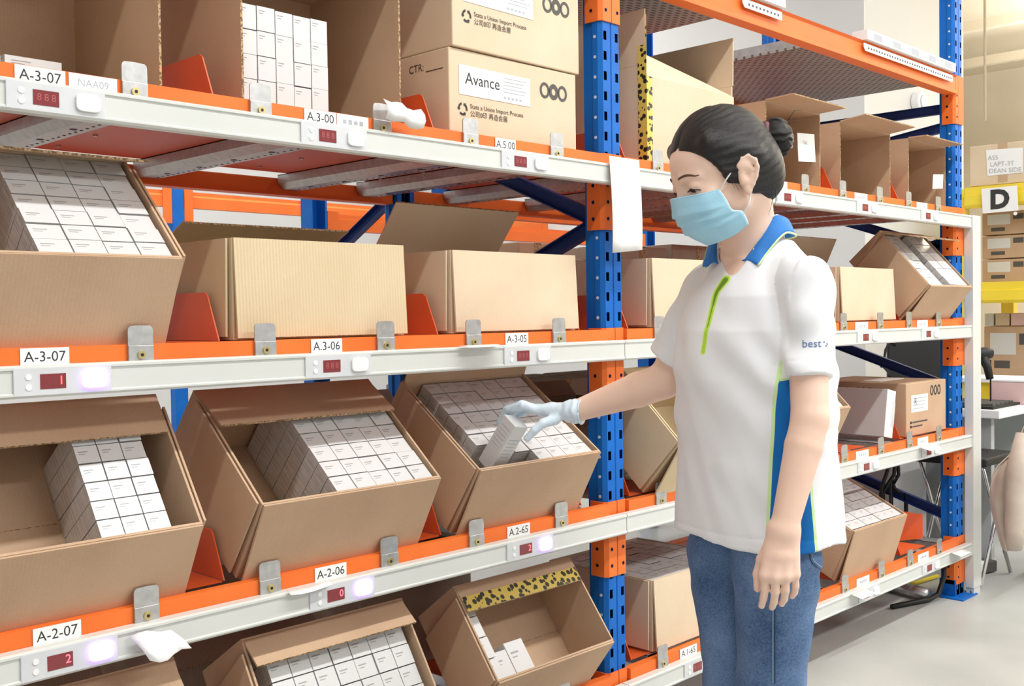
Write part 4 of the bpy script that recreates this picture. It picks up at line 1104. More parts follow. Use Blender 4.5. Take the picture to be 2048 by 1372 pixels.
# power block on the floor
q = hit(1958, 1148, 2, 0.0)
t = thing('floor_plug', (q[0], q[1], 0), 'white and black plug block lying on the floor right of the end post', 'plug')
mb = MB(); mb.obox((q[0]-0.06, q[1]+0.03, 0.035), np.array([0.10,-0.02,0]), (0.008,0.04,0), (0,0,0.024), 'paper'); mb.build('white_body', t, bevel=0.008)
mb = MB(); mb.obox((q[0]+0.055, q[1]-0.0, 0.03), np.array([0.045,-0.012,0]), (0.008,0.038,0), (0,0,0.026), 'ink_grey'); mb.obox((q[0]-0.05, q[1]+0.03, 0.006), np.array([0.11,-0.02,0]), (0.008,0.04,0), (0,0,0.006), 'black'); mb.build('black_end', t, bevel=0.006)
# cabinet, cables and pipe behind the right bay
cb = np.array([2.97, 0.44, 0.4])
t = thing('white_cabinet', (cb[0], cb[1], 0), 'pale cabinet standing behind the right end of the rack', 'cabinet')
mb = MB(); mb.box(cb[0]-0.17, cb[0]+0.19, cb[1]-0.1, cb[1]+0.5, 0, 0.70, 'desk_white'); mb.build('cabinet_body', t, bevel=0.004)
mb = MB(); mb.box(cb[0]-0.173, cb[0]-0.1705, cb[1]-0.06, cb[1]+0.45, 0.05, 0.68, 'module_grey'); mb.build('door', t)
for k, pts in enumerate([[(1778,930),(1772,950),(1764,972),(1762,985)], [(1790,925),(1788,950),(1776,968),(1766,985)], [(1796,925),(1797,950),(1788,965),(1782,958)], [(1783,962),(1790,978),(1800,984),(1812,986)]]):
    mb = MB(); P_ = [J(u, v, 4.77+0.008*k) for u, v in pts]; P_.append(np.array([P_[-1][0], P_[-1][1], 0.01])); mb.tube(P_, 0.009, 'cable_black', 8)
    tag(mb.build('cable', smooth=True), 'black cable in the bundle hanging behind the right end of the rack', 'cable', 'black cables')
for k, pts in enumerate([[(1792,690),(1780,682),(1771,700),(1768,720),(1762,735)], [(1755,720),(1764,730),(1775,742),(1790,760)]]):
    mb = MB(); mb.tube([J(u, v, 5.6-0.02) for u, v in pts], 0.007, 'cable_black' if k < 2 else 'paper', 8)
    tag(mb.build('cable', smooth=True), ['short black cable with plug above the box with three rings', 'thin black lead left of the monitor', 'white lead along the wall left of the monitor'][k], 'cable')
t = thing('floor_pipe', hit(1810, 1178, 2, 0.03), 'grey metal pipe lying on the floor under the right end of the rack', 'pipe')
mb = MB(); mb.tube([hit(1770,1168,2,0.03), hit(1856,1190,2,0.03)], 0.028, 'steel', 14); mb.build('pipe_body', t, smooth=True)
mb = MB(); mb.tube([hit(1800,1162,2,0.012), hit(1830,1166,2,0.012), hit(1855,1158,2,0.012), hit(1875,1152,2,0.012)], 0.010, 'yellow_paint', 8); tag(mb.build('cable', smooth=True), 'yellow hose on the floor beside the grey pipe', 'hose')
mb = MB(); mb.tube([(2.59,0.02,0.20),(2.585,0.02,0.10),(2.55,0.03,0.03),(2.50,0.05,0.015),(2.30,0.12,0.012)], 0.011, 'cable_black', 8); tag(mb.build('cable', smooth=True), 'thick black cable bending to the floor at the end upright', 'cable')
# white wall speaker on the pillar, and ceiling pipes
q = hit(1838, 205, 1, 1.36)
t = thing('wall_speaker', q, 'small round white speaker on the pillar left of the end upright', 'speaker')
mb = MB(); mb.disc((q[0], 1.39, q[2]), (0,-1,0), 0.075, 0.06, 'desk_white', 24); mb.build('speaker_body', t, smooth=False, bevel=0.01)
mb = MB(); mb.disc((q[0], 1.33, q[2]), (0,-1,0), 0.05, 0.01, 'module_grey', 24); mb.build('speaker_grille', t)
for k, (y, z, r) in enumerate(((0.2, 4.55, 0.05), (-1.2, 4.3, 0.09), (-2.6, 4.6, 0.05), (1.6, 4.4, 0.05))):
    mb = MB(); mb.tube([(8.5, y, z), (15.7, y+0.5, z)], r, 'ceiling_beige', 12); tag(mb.build('ceiling_pipe', smooth=True), ['thin beige pipe under the ceiling, nearest the blue upright', 'thick beige duct under the ceiling', 'thin beige pipe under the ceiling at the right edge', 'thin beige pipe behind the blue upright'][k], 'pipe')
for k, x in enumerate((9.5, 11.5, 13.5)):
    mb = MB(); mb.box(x-0.06, x+0.06, -6, 6, 4.62, 4.74, 'ceiling_beige'); tag(mb.build('ceiling_girder'), ['nearest', 'middle', 'farthest'][k]+' beige girder crossing under the hall ceiling', 'girder')
mb = MB(); q = J(1970, 120, 9.5); mb.tube([(q[0], q[1], 4.99), (q[0], q[1], 2.9)], 0.012, 'ceiling_beige', 8); tag(mb.build('ceiling_rod', smooth=True), 'thin rod hanging from the ceiling right of the blue upright', 'rod')
# ================================================================== the woman picking a carton
# smooth solid modelling: signed distances joined with soft unions, surfaced as one skin
def sm_union(a, b, k):
    h = np.clip(0.5+0.5*(b-a)/k, 0, 1)
    return b*(1-h)+a*h-k*h*(1-h)
def sm_sub(a, b, k):
    h = np.clip(0.5-0.5*(a+b)/k, 0, 1)
    return a*(1-h)-b*h+k*h*(1-h)
def f_capsule(a, b, ra, rb=None):
    a = np.asarray(a, np.float32); b = np.asarray(b, np.float32); rb = ra if rb is None else rb
    d = b-a; L2 = float(d@d)+1e-12
    def f(P):
        t = np.clip((P-a)@d/L2, 0, 1)
        return np.sqrt(((P-a-t[:, None]*d)**2).sum(1))-(ra+(rb-ra)*t)
    return f
def f_ellip(c, r, R=None):
    c = np.asarray(c, np.float32); r = np.asarray(r, np.float32)
    R = np.eye(3, dtype=np.float32) if R is None else np.asarray(R, np.float32)
    def f(P):
        q = (P-c)@R.T
        k0 = np.sqrt(((q/r)**2).sum(1)); k1 = np.sqrt(((q/(r*r))**2).sum(1))
        return k0*(k0-1)/(k1+1e-6)
    return f
def f_loft(secs, axis_dir):
    """stack of ellipses: rows of (z, cx, cy, a, b); axis_dir = unit direction (x,y) of semi-axis a"""
    s = np.array(secs, np.float32); ax = np.array(axis_dir, np.float32); bx = np.array([-ax[1], ax[0]], np.float32)
    z = s[:, 0]
    def f(P):
        v = [np.interp(P[:, 2], z, s[:, i]) for i in (1, 2, 3, 4)]
        dx = P[:, 0]-v[0]; dy = P[:, 1]-v[1]
        u = (dx*ax[0]+dy*ax[1])/v[2]; w = (dx*bx[0]+dy*bx[1])/v[3]
        k = np.sqrt(u*u+w*w); k1 = np.sqrt((u/v[2])**2+(w/v[3])**2)+1e-6
        d = k*(k-1)/k1
        cap = np.maximum(z[0]-P[:, 2], P[:, 2]-z[-1])
        return np.maximum(d, cap)
    return f
def f_plane(p, n):
    p = np.asarray(p, np.float32); n = np.asarray(n, np.float32); n = n/np.linalg.norm(n)
    return lambda P: (P-p)@n
class Solid:
    def __init__(s): s.ops = []
    def add(s, f, k=0.012): s.ops.append(('u', f, k)); return s
    def sub(s, f, k=0.006): s.ops.append(('s', f, k)); return s
    def cut(s, f): s.ops.append(('i', f, 0)); return s
    def warp(s, f): s.ops.append(('w', f, 0)); return s
    def __call__(s, P):
        d = None
        for op, f, k in s.ops:
            if op == 'w': d = d+f(P); continue
            v = f(P)
            if d is None: d = v
            elif op == 'u': d = sm_union(d, v, k) if k > 0 else np.minimum(d, v)
            elif op == 's': d = sm_sub(d, v, k)
            else: d = np.maximum(d, v)
        return d
def surface(sd, lo, hi, h, margin=0.03):
    """sparse surface nets over blocks of the box lo..hi"""
    B = 14
    lo = np.asarray(lo, float); n = np.ceil((np.asarray(hi)-lo)/(h*B)).astype(int)
    bi = np.stack(np.meshgrid(*[np.arange(k) for k in n], indexing='ij'), -1).reshape(-1, 3)
    cen = (lo+(bi+0.5)*B*h).astype(np.float32)
    d = sd(cen)
    bi = bi[np.abs(d) < B*h*0.5*1.7321+margin]
    g = np.arange(B+1)
    off = np.stack(np.meshgrid(g, g, g, indexing='ij'), -1).reshape(-1, 3)
    NX = n*B+2
    verts = []; vid = []; vals = []; blocks = []
    for s0 in range(0, len(bi), 60):
        b = bi[s0:s0+60]
        idx = (b[:, None, :]*B+off[None])
        P = (lo+idx*h).reshape(-1, 3).astype(np.float32)
        v = sd(P).reshape(len(b), B+1, B+1, B+1)
        keep = (v.min((1, 2, 3)) < 0) & (v.max((1, 2, 3)) > 0)
        if keep.any(): vals.append(v[keep]); blocks.append(b[keep])
    V = np.concatenate(vals); Bk = np.concatenate(blocks)
    def sl(o): return V[:, o[0]:B+o[0], o[1]:B+o[1], o[2]:B+o[2]]
    corners = [(i, j, k) for i in (0, 1) for j in (0, 1) for k in (0, 1)]
    C = np.stack([sl(c) for c in corners], -1)
    act = (C.min(-1) < 0) & (C.max(-1) >= 0)
    w = np.nonzero(act)
    cv = C[w]; cell = Bk[w[0]]*B+np.stack(w[1:], -1)
    ca = np.array(corners, float)
    acc = np.zeros((len(cv), 3)); cnt = np.zeros(len(cv))
    for a in range(8):
        for b in range(a+1, 8):
            if np.abs(ca[a]-ca[b]).sum() == 1:
                va, vb = cv[:, a], cv[:, b]; m = (va < 0) != (vb < 0)
                t = np.where(m, va/(va-vb+1e-20), 0)
                acc += np.where(m[:, None], ca[a]+t[:, None]*(ca[b]-ca[a]), 0); cnt += m
    pos = lo+(cell+acc/cnt[:, None])*h
    key = (cell[:, 0].astype(np.int64)*NX[1]+cell[:, 1])*NX[2]+cell[:, 2]
    order = np.argsort(key); key = key[order]; pos = pos[order]
    def find(c):
        k = (c[:, 0].astype(np.int64)*NX[1]+c[:, 1])*NX[2]+c[:, 2]
        i = np.clip(np.searchsorted(key, k), 0, len(key)-1)
        return np.where(key[i] == k, i, -1)
    quads = []
    for ax in range(3):
        o = [0, 0, 0]; o[ax] = 1
        a = sl((0, 0, 0)); b = sl(tuple(o))
        m = (a < 0) != (b < 0)
        w = np.nonzero(m); ed = Bk[w[0]]*B+np.stack(w[1:], -1); flip = a[w] < 0
        u, v_ = (ax+1) % 3, (ax+2) % 3
        e = []
        for du, dv in ((0, 0), (-1, 0), (-1, -1), (0, -1)):
            c = ed.copy(); c[:, u] += du; c[:, v_] += dv; e.append(find(c))
        q = np.stack(e, -1); ok = (q >= 0).all(1); q = q[ok]; fl = flip[ok]
        q[~fl] = q[~fl][:, ::-1]
        quads.append(q)
    return pos, np.concatenate(quads)
def relax(pos, quads, it=2, lam=0.5):
    for _ in range(it):
        s = np.zeros_like(pos); c = np.zeros(len(pos))
        for a, b in ((0, 1), (1, 2), (2, 3), (3, 0)):
            np.add.at(s, quads[:, a], pos[quads[:, b]]); np.add.at(c, quads[:, a], 1)
            np.add.at(s, quads[:, b], pos[quads[:, a]]); np.add.at(c, quads[:, b], 1)
        pos = pos+lam*(s/np.maximum(c, 1)[:, None]-pos)
    return pos
def solid_obj(name, pos, quads, mats, parent=None, attrs=None, midx=None):
    me = bpy.data.meshes.new(name)
    me.vertices.add(len(pos)); me.vertices.foreach_set('co', pos.astype(np.float32).ravel())
    me.loops.add(len(quads)*4); me.loops.foreach_set('vertex_index', quads.astype(np.int32).ravel())
    me.polygons.add(len(quads)); me.polygons.foreach_set('loop_start', np.arange(0, len(quads)*4, 4, dtype=np.int32))
    me.update(calc_edges=True); me.validate()
    for m in mats: me.materials.append(MAT[m])
    me.polygons.foreach_set('use_smooth', [True]*len(me.polygons))
    if midx is not None and len(midx) == len(me.polygons): me.polygons.foreach_set('material_index', midx.astype(np.int32))
    for k, v in (attrs or {}).items():
        at = me.attributes.new(k, 'FLOAT', 'POINT'); at.data.foreach_set('value', v.astype(np.float32))
    me.update()
    o = bpy.data.objects.new(name, me); COL.objects.link(o)
    if parent is not None:
        o.parent = parent; o.matrix_parent_inverse = parent.matrix_basis.inverted()
    return o
_lat = np.random.default_rng(5).standard_normal((32, 32, 32)).astype(np.float32)
def vnoise(P):
    i = np.floor(P).astype(int); f = P-i; f = f*f*(3-2*f)
    r = 0
    for dx in (0, 1):
        for dy in (0, 1):
            for dz in (0, 1):
                w = (f[:, 0] if dx else 1-f[:, 0])*(f[:, 1] if dy else 1-f[:, 1])*(f[:, 2] if dz else 1-f[:, 2])
                r = r+w*_lat[(i[:, 0]+dx) % 32, (i[:, 1]+dy) % 32, (i[:, 2]+dz) % 32]
    return r
def ray_px(bvh, px, py):
    d = CFW+CR*(px-CW/2)/CF-CU*(py-CH/2)/CF
    r = bvh.ray_cast(Vector(CPOS), Vector(d/np.linalg.norm(d)))
    return None if r[0] is None else (np.array(r[0]), np.array(r[1]))
def bvh_of(pos, quads): return BVHTree.FromPolygons(pos.tolist(), quads.tolist())

# ---- materials of the figure
def skin_mat():
    m = noise_mat('skin', (0.83, 0.575, 0.455), (0.88, 0.64, 0.52), 0.48, scale=9, detail=3, bump=0.06, bscale=220, spec=0.35)
    b = m.node_tree.nodes['Principled BSDF']; b.inputs['Subsurface Weight'].default_value = 0.10; b.inputs['Subsurface Radius'].default_value = (0.02, 0.008, 0.004)
skin_mat()
base_mat('hair_brow', (0.13, 0.075, 0.055), 0.9, spec=0.1)
base_mat('lip_lash', (0.03, 0.018, 0.015), 0.6)
base_mat('eye_white', (0.75, 0.72, 0.70), 0.15)
noise_mat('glove_blue', (0.62, 0.76, 0.88), (0.70, 0.83, 0.93), 0.42, scale=16, bump=0.35, bscale=55)
noise_mat('mask_blue', (0.34, 0.63, 0.80), (0.39, 0.68, 0.84), 0.75, scale=25, bump=0.12, bscale=200)
base_mat('strap_white', (0.85, 0.85, 0.84), 0.6)
noise_mat('collar_blue', (0.012, 0.16, 0.52), (0.02, 0.20, 0.60), 0.7, scale=25, bump=0.1, bscale=300)
base_mat('scrunchie', (0.16, 0.06, 0.07), 0.7)
base_mat('shoe', (0.7, 0.7, 0.7), 0.6)
def hair_mat():
    m, t, b = base_mat('hair_black', (0.01, 0.009, 0.009), 0.34, 0, 0.42)
    at = t.new('ShaderNodeAttribute'); at.attribute_name = 'strand'
    at2 = t.new('ShaderNodeAttribute'); at2.attribute_name = 'along'
    cb = t.new('ShaderNodeCombineXYZ'); t.link(at.outputs['Fac'], cb.inputs[0]); t.link(at2.outputs['Fac'], cb.inputs[1])
    mp = t.new('ShaderNodeMapping'); mp.inputs['Scale'].default_value = (1, 5, 1); t.link(cb.outputs[0], mp.inputs[0])
    n = t.new('ShaderNodeTexNoise', i_Scale=44.0, i_Detail=6.0, i_Roughness=0.65); t.link(mp.outputs[0], n.inputs['Vector'])
    bp = t.new('ShaderNodeBump', i_Strength=0.7, i_Distance=0.003); t.link(n.outputs[0], bp.inputs['Height']); t.link(bp.outputs[0], b.inputs['Normal'])
    r = t.new('ShaderNodeValToRGB'); r.color_ramp.elements[0].position = 0.40; r.color_ramp.elements[0].color = (0.005, 0.0045, 0.0045, 1)
    r.color_ramp.elements[1].position = 0.72; r.color_ramp.elements[1].color = (0.020, 0.017, 0.016, 1)
    t.link(n.outputs[0], r.inputs[0]); t.link(r.outputs[0], b.inputs['Base Color'])
hair_mat()
def shirt_mat():
    m, t, b = base_mat('polo_cloth', (0.81, 0.83, 0.86), 0.85, 0, 0.2)
    b.inputs['Sheen Weight'].default_value = 0.1
    white, blue, lime = (0.81, 0.83, 0.86, 1), (0.008, 0.145, 0.47, 1), (0.46, 0.72, 0.06, 1)
    pa = t.new('ShaderNodeAttribute'); pa.attribute_name = 'panel'
    pl = t.new('ShaderNodeAttribute'); pl.attribute_name = 'placket'
    def step(src, thr):
        n = t.new('ShaderNodeMath', operation='GREATER_THAN'); n.inputs[1].default_value = thr; t.link(src, n.inputs[0]); return n.outputs[0]
    def mix(f, a, bcol):
        n = t.new('ShaderNodeMix', data_type='RGBA'); t.link(f, n.inputs[0])
        if isinstance(a, tuple): n.inputs[6].default_value = a
        else: t.link(a, n.inputs[6])
        n.inputs[7].default_value = bcol; return n.outputs[2]
    c = mix(step(pa.outputs['Fac'], -0.0065), white, (0.62, 0.83, 0.42, 1))
    c = mix(step(pa.outputs['Fac'], 0.0), c, blue)
    c = mix(step(pl.outputs['Fac'], -0.003), c, (0.70, 0.86, 0.45, 1))
    c = mix(step(pl.outputs['Fac'], 0.0), c, lime)
    c = mix(step(pl.outputs['Fac'], 0.0042), c, (0.16, 0.30, 0.03, 1))
    t.link(c, b.inputs['Base Color'])
    tc = t.new('ShaderNodeTexCoord'); n = t.new('ShaderNodeTexNoise', i_Scale=420.0, i_Detail=2.0); t.link(tc.outputs['Object'], n.inputs['Vector'])
    bp = t.new('ShaderNodeBump', i_Strength=0.10, i_Distance=0.0008); t.link(n.outputs[0], bp.inputs['Height']); t.link(bp.outputs[0], b.inputs['Normal'])
shirt_mat()
def denim_mat():
    m, t, b = base_mat('denim', (0.08, 0.15, 0.30), 0.85, 0, 0.2)
    tc = t.new('ShaderNodeTexCoord')
    n = t.new('ShaderNodeTexNoise', i_Scale=7.0, i_Detail=5.0); t.link(tc.outputs['Object'], n.inputs['Vector'])
    n2 = t.new('ShaderNodeTexNoise', i_Scale=260.0, i_Detail=2.0); t.link(tc.outputs['Object'], n2.inputs['Vector'])
    mm = t.new('ShaderNodeMath', operation='MULTIPLY_ADD'); mm.inputs[1].default_value = 0.55; t.link(n2.outputs[0], mm.inputs[0]); t.link(n.outputs[0], mm.inputs[2])
    r = t.new('ShaderNodeValToRGB')
    r.color_ramp.elements[0].position = 0.52; r.color_ramp.elements[0].color = (0.040, 0.085, 0.195, 1)
    r.color_ramp.elements[1].position = 1.05; r.color_ramp.elements[1].color = (0.17, 0.27, 0.45, 1)
    t.link(mm.outputs[0], r.inputs[0])
    sa = t.new('ShaderNodeAttribute'); sa.attribute_name = 'stitch'
    g = t.new('ShaderNodeMath', operation='GREATER_THAN'); g.inputs[1].default_value = 0.0; t.link(sa.outputs['Fac'], g.inputs[0])
    mx = t.new('ShaderNodeMix', data_type='RGBA'); t.link(g.outputs[0], mx.inputs[0]); t.link(r.outputs[0], mx.inputs[6]); mx.inputs[7].default_value = (0.40, 0.50, 0.62, 1)
    t.link(mx.outputs[2], b.inputs['Base Color'])
    bp = t.new('ShaderNodeBump', i_Strength=0.35, i_Distance=0.001); t.link(n2.outputs[0], bp.inputs['Height']); t.link(bp.outputs[0], b.inputs['Normal'])
denim_mat()

# ---- frames of reference
FWD2 = np.array([CFW[0], CFW[1]])/math.hypot(CFW[0], CFW[1]); RGT2 = np.array([FWD2[1], -FWD2[0]])
phi = math.radians(50)
BF = np.append(math.cos(phi)*(-FWD2)+math.sin(phi)*(-RGT2), 0.0)          # where her chest faces
BL = np.array([-BF[1], BF[0], 0.0])                                         # her left
BC = J(1510, 700, 2.25); BC[2] = 0.0
def bp_(l, f, z): return BC+BL*l+BF*f+np.array([0, 0, z])
# head frame
HS = 1.1
HC = J(1447, 362, 2.20)
hp, hy = math.radians(18), math.radians(72)
rt3 = np.append(RGT2, 0); tw3 = np.append(-FWD2, 0)
HFv = rt3*(-math.sin(hy)*math.cos(hp))+np.array([0, 0, -math.sin(hp)])+tw3*(math.cos(hy)*math.cos(hp))
HLv = rt3*math.cos(hy)+tw3*math.sin(hy)
HUv = np.cross(HFv, HLv); HUv /= np.linalg.norm(HUv)
if HUv[2] < 0: HUv = -HUv
HR = np.stack([HLv, HFv, HUv])                                              # rows: left, forward, up
def hpnt(l, f, u): return HC+HS*(HLv*l+HFv*f+HUv*u)
def h_ell(l, f, u, rl, rf, ru, tilt=0.0):
    R = HR
    if tilt:
        c, s = math.cos(tilt), math.sin(tilt)
        R = np.stack([HLv, HFv*c+HUv*s, -HFv*s+HUv*c])
    return f_ellip(hpnt(l, f, u), np.array([rl, rf, ru])*HS, R)
def h_cap(a, b, ra, rb=None): return f_capsule(hpnt(*a), hpnt(*b), ra*HS, (rb if rb is not None else ra)*HS)

woman = thing('person', bp_(0, 0, 0), 'woman in white polo and jeans with blue mask and glove, lifting a carton', 'person')

# ---- body: head, neck, trunk, arms and bare left hand in one skin
sk = Solid()
sk.add(h_ell(0, -0.012, 0.036, 0.073, 0.090, 0.083))
sk.add(h_ell(0, 0.035, -0.012, 0.060, 0.058, 0.072), 0.02)
sk.add(h_ell(0, 0.030, 0.050, 0.060, 0.058, 0.045), 0.03)
sk.add(h_ell(0, 0.052, -0.075, 0.030, 0.030, 0.022), 0.025)
for sg in (1, -1):
    sk.add(h_cap((0.050*sg, 0.004, -0.045), (0.020*sg, 0.050, -0.078), 0.018, 0.016), 0.02)
    sk.add(h_ell(0.040*sg, 0.058, -0.016, 0.020, 0.020, 0.016), 0.018)
    sk.add(h_cap((0.014*sg, 0.086, 0.027), (0.044*sg, 0.072, 0.025), 0.008, 0.006), 0.012)
    sk.sub(h_ell(0.032*sg, 0.099, 0.010, 0.019, 0.017, 0.011), 0.010)
    # closed-down upper lids over the eyes
    sk.add(h_ell(0.032*sg, 0.0745, 0.010, 0.0150, 0.0135, 0.0118), 0.004)
    sk.sub(h_ell(0.033*sg, 0.0905, -0.0005, 0.0125, 0.0075, 0.0036), 0.002)
sk.add(h_cap((0, 0.086, 0.012), (0, 0.096, -0.018), 0.008, 0.0105), 0.012)
sk.add(h_ell(0, 0.078, -0.048, 0.020, 0.014, 0.012), 0.012)
# ears: rim, bowl and lobe
for sg in (1, -1):
    pts = [(0.080, 0.004, 0.008), (0.081, 0.010, 0.020), (0.085, 0.003, 0.033), (0.089, -0.010, 0.034), (0.092, -0.020, 0.022), (0.091, -0.021, 0.008), (0.087, -0.016, -0.006), (0.082, -0.007, -0.019), (0.077, 0.002, -0.027), (0.074, 0.006, -0.018)]
    sk.add(h_ell(0.0780*sg, -0.007, 0.009, 0.0080, 0.0200, 0.0335, 0.12), 0.008)
    for a, b in zip(pts[:-1], pts[1:]):
        sk.add(h_cap((a[0]*sg, a[1], a[2]), (b[0]*sg, b[1], b[2]), 0.0042), 0.003)
    sk.add(h_cap((0.083*sg, -0.003, 0.022), (0.0855*sg, -0.012, 0.008), 0.0034), 0.003)
    sk.add(h_cap((0.0855*sg, -0.012, 0.008), (0.081*sg, -0.004, -0.012), 0.0034), 0.003)
    sk.add(h_ell(0.0845*sg, -0.006, 0.022, 0.0050, 0.0145, 0.0125), 0.004)
    sk.add(h_ell(0.0765*sg, 0.001, -0.027, 0.006, 0.008, 0.009), 0.004)
    sk.sub(h_ell(0.086*sg, -0.001, 0.000, 0.0050, 0.0055, 0.010), 0.003)
    sk.add(h_cap((0.077*sg, 0.009, 0.000), (0.077*sg, 0.009, -0.010), 0.0048), 0.004)
nb = J(1497, 530, 2.265)
sk.add(f_capsule(hpnt(0, -0.028, -0.035), nb, 0.050, 0.054), 0.022)
sk.add(f_capsule(hpnt(0, -0.040, -0.005), nb-BF*0.02, 0.050, 0.056), 0.02)
sk.add(f_loft([(0.80, *bp_(0,0,0)[:2], 0.150, 0.100), (1.0, *bp_(0,0,0)[:2], 0.140, 0.095), (1.18, *bp_(0,0.0,0)[:2], 0.148, 0.104), (1.26, *bp_(0,-0.004,0)[:2], 0.125, 0.101), (1.305, *bp_(0,-0.006,0)[:2], 0.095, 0.086), (1.345, *bp_(0,-0.010,0)[:2], 0.062, 0.068)], BL[:2]), 0.03)
# left arm hanging, right arm reaching into the box
SL, EL, WL = J(1612, 572, 2.12), J(1620, 838, 2.055), J(1567, 1062, 2.02)
SR, ER, WR = J(1412, 580, 2.375), J(1328, 762, 2.44), J(1152, 822, 2.49)
sk.add(f_capsule(bp_(0.06, -0.01, 1.285), SL+np.array([0,0,-0.012]), 0.036, 0.040), 0.03)
sk.add(f_capsule(SL+np.array([0,0,-0.02]), EL, 0.0405, 0.0350), 0.02)
FA = EL+(WL-EL)*0.25
sk.add(f_capsule(EL, FA, 0.0348, 0.0355), 0.008)
sk.add(f_capsule(FA, WL, 0.0355, 0.0250), 0.004)
wl_side = np.cross((WL-EL)/np.linalg.norm(WL-EL), CFW); wl_side /= np.linalg.norm(wl_side)
sk.add(f_capsule(WL-wl_side*0.008, WL+wl_side*0.008, 0.0185), 0.015)
sk.add(f_capsule(bp_(-0.06, -0.01, 1.285), SR+np.array([0,0,-0.012]), 0.036, 0.040), 0.03)
sk.add(f_capsule(SR+np.array([0,0,-0.02]), ER, 0.040, 0.038), 0.02)
FR = ER+(WR-ER)*0.28
sk.add(f_capsule(ER, FR, 0.0400, 0.0405), 0.010)
sk.add(f_capsule(FR, WR, 0.0405, 0.0250), 0.004)
def hand(solid, wrist, knuckles, fingers, thumb, rpalm, rf, k=0.008):
    mk = sum(knuckles)/len(knuckles)
    for kn in knuckles: solid.add(f_capsule(wrist+(kn-mk)*0.50, kn, rpalm*1.08, rpalm*0.70), 0.010)
    for a, b in zip(knuckles[:-1], knuckles[1:]):
        solid.add(f_capsule(a, b, rpalm*0.62), 0.006)
        solid.add(f_capsule(wrist*0.45+a*0.55, wrist*0.45+b*0.55, rpalm*0.88), 0.008)
    for i, fg in enumerate(fingers):
        r0 = rf[i]
        for j_, (a, b) in enumerate(zip(fg[:-1], fg[1:])):
            solid.add(f_capsule(a, b, r0*(1.06-0.10*j_), r0*(1.0-0.10*j_)), 0.0022 if j_ else 0.0035)
    for j_, (a, b) in enumerate(zip(thumb[:-1], thumb[1:])):
        solid.add(f_capsule(a, b, rf[4]*(1.35 if j_ == 0 else 1.05-0.07*j_), rf[4]*(1.05-0.09*j_)), 0.010 if j_ == 0 else 0.004)
kz = [2.012, 2.004, 2.004, 2.010]
kn = [J(1529, 1151, kz[0]), J(1550, 1154, kz[1]), J(1571, 1153, kz[2]), J(1589, 1148, kz[3])]
fl = [[(1530,1151,0),(1530,1178,0.004),(1527,1197,0.012),(1523,1212,0.022)],
      [(1551,1154,0),(1550.5,1184,0.005),(1548,1204,0.016),(1544,1215,0.028)],
      [(1571,1153,0),(1571,1181,0.005),(1568.5,1198,0.016),(1563,1208,0.028)],
      [(1589,1148,0),(1591,1172,0.004),(1589,1185,0.013),(1584,1193,0.023)]]
fingers = [[J(u, v, kz[i]+dz) for u, v, dz in f_] for i, f_ in enumerate(fl)]
thumbL = [J(1541, 1090, 2.025), J(1522, 1118, 2.030), J(1514, 1148, 2.035), J(1515, 1177, 2.040)]
hand(sk, WL, kn, fingers, thumbL, 0.0155, [0.0081, 0.0082, 0.0079, 0.0073, 0.0086])
lo = np.min([HC-0.17, SL-0.1, WL-0.1, WR-0.06, bp_(0,0,0.8)-0.22], axis=0); lo[2] = min(J(1540,1220,2.02)[2]-0.03, 0.62)
hi = np.max([HC+0.17, SL+0.1, SR+0.1, WR+0.06, bp_(0,0,1.4)+0.22], axis=0)
pos, quads = surface(sk, lo, hi, 0.0028)
pos = relax(pos, quads, 2, 0.5)
body = solid_obj('body', pos, quads, ['skin'], woman)
BODY_BVH = bvh_of(pos, quads)
# eyes, lashes, brows
def tube_obj(name, pts, r, mat, parent, seg=8, flat=1.0):
    mb = MB(); mb.tube(pts, r, mat, seg, flat=flat); return mb.build(name, parent, smooth=True)
for sg in (1, -1):
    mb = MB(); c = hpnt(0.032*sg, 0.0745, 0.009)
    vs = []; fs = []; n_ = 12
    for i in range(n_+1):
        for j_ in range(2*n_):
            a, b = math.pi*i/n_, math.pi*j_/n_
            vs.append(c+HS*0.0122*np.array([math.sin(a)*math.cos(b), math.sin(a)*math.sin(b), math.cos(a)]))
    for i in range(n_):
        for j_ in range(2*n_): fs.append((i*2*n_+j_, (i+1)*2*n_+j_, (i+1)*2*n_+(j_+1) % (2*n_), i*2*n_+(j_+1) % (2*n_)))
    mb.add(vs, fs, 'eye_white')
    e = mb.build('eye', woman, smooth=True)
    mb = MB(); d = HFv*0.80-HUv*0.52+HLv*0.06*sg; d /= np.linalg.norm(d); mb.disc(c+d*0.0100*HS, d, 0.0060*HS, 0.0029*HS, 'lip_lash', 16); mb.build('iris', e, smooth=False)
    def on_lid(l, u, out=0.0006):
        """point of the face skin at a place seen straight from the front"""
        o_ = Vector(hpnt(l, 0.16, u)); r_ = BODY_BVH.ray_cast(o_, Vector(-HFv))
        return np.array(r_[0])+HFv*out if r_[0] is not None else hpnt(l, 0.085, u)
    tube_obj('eyelashes', [on_lid((0.0195+0.0275*k/8)*sg, 0.0025+0.0035*math.sin(math.pi*k/8)-0.003*(k/8)**2, 0.0012) for k in range(9)], [0.0006+0.0009*math.sin(math.pi*(0.15+0.75*k/8)) for k in range(9)], 'lip_lash', woman, 6)
    tube_obj('eyebrow', [on_lid((0.013+0.038*k/8)*sg, 0.0285+0.006*math.sin(math.pi*min(1, 0.15+k/8*0.95))-0.002, 0.0002) for k in range(9)], [0.0009+0.0016*math.sin(math.pi*(0.2+0.78*k/8)) for k in range(9)], 'hair_brow', woman, 8) if 'hair_brow' in MAT else None
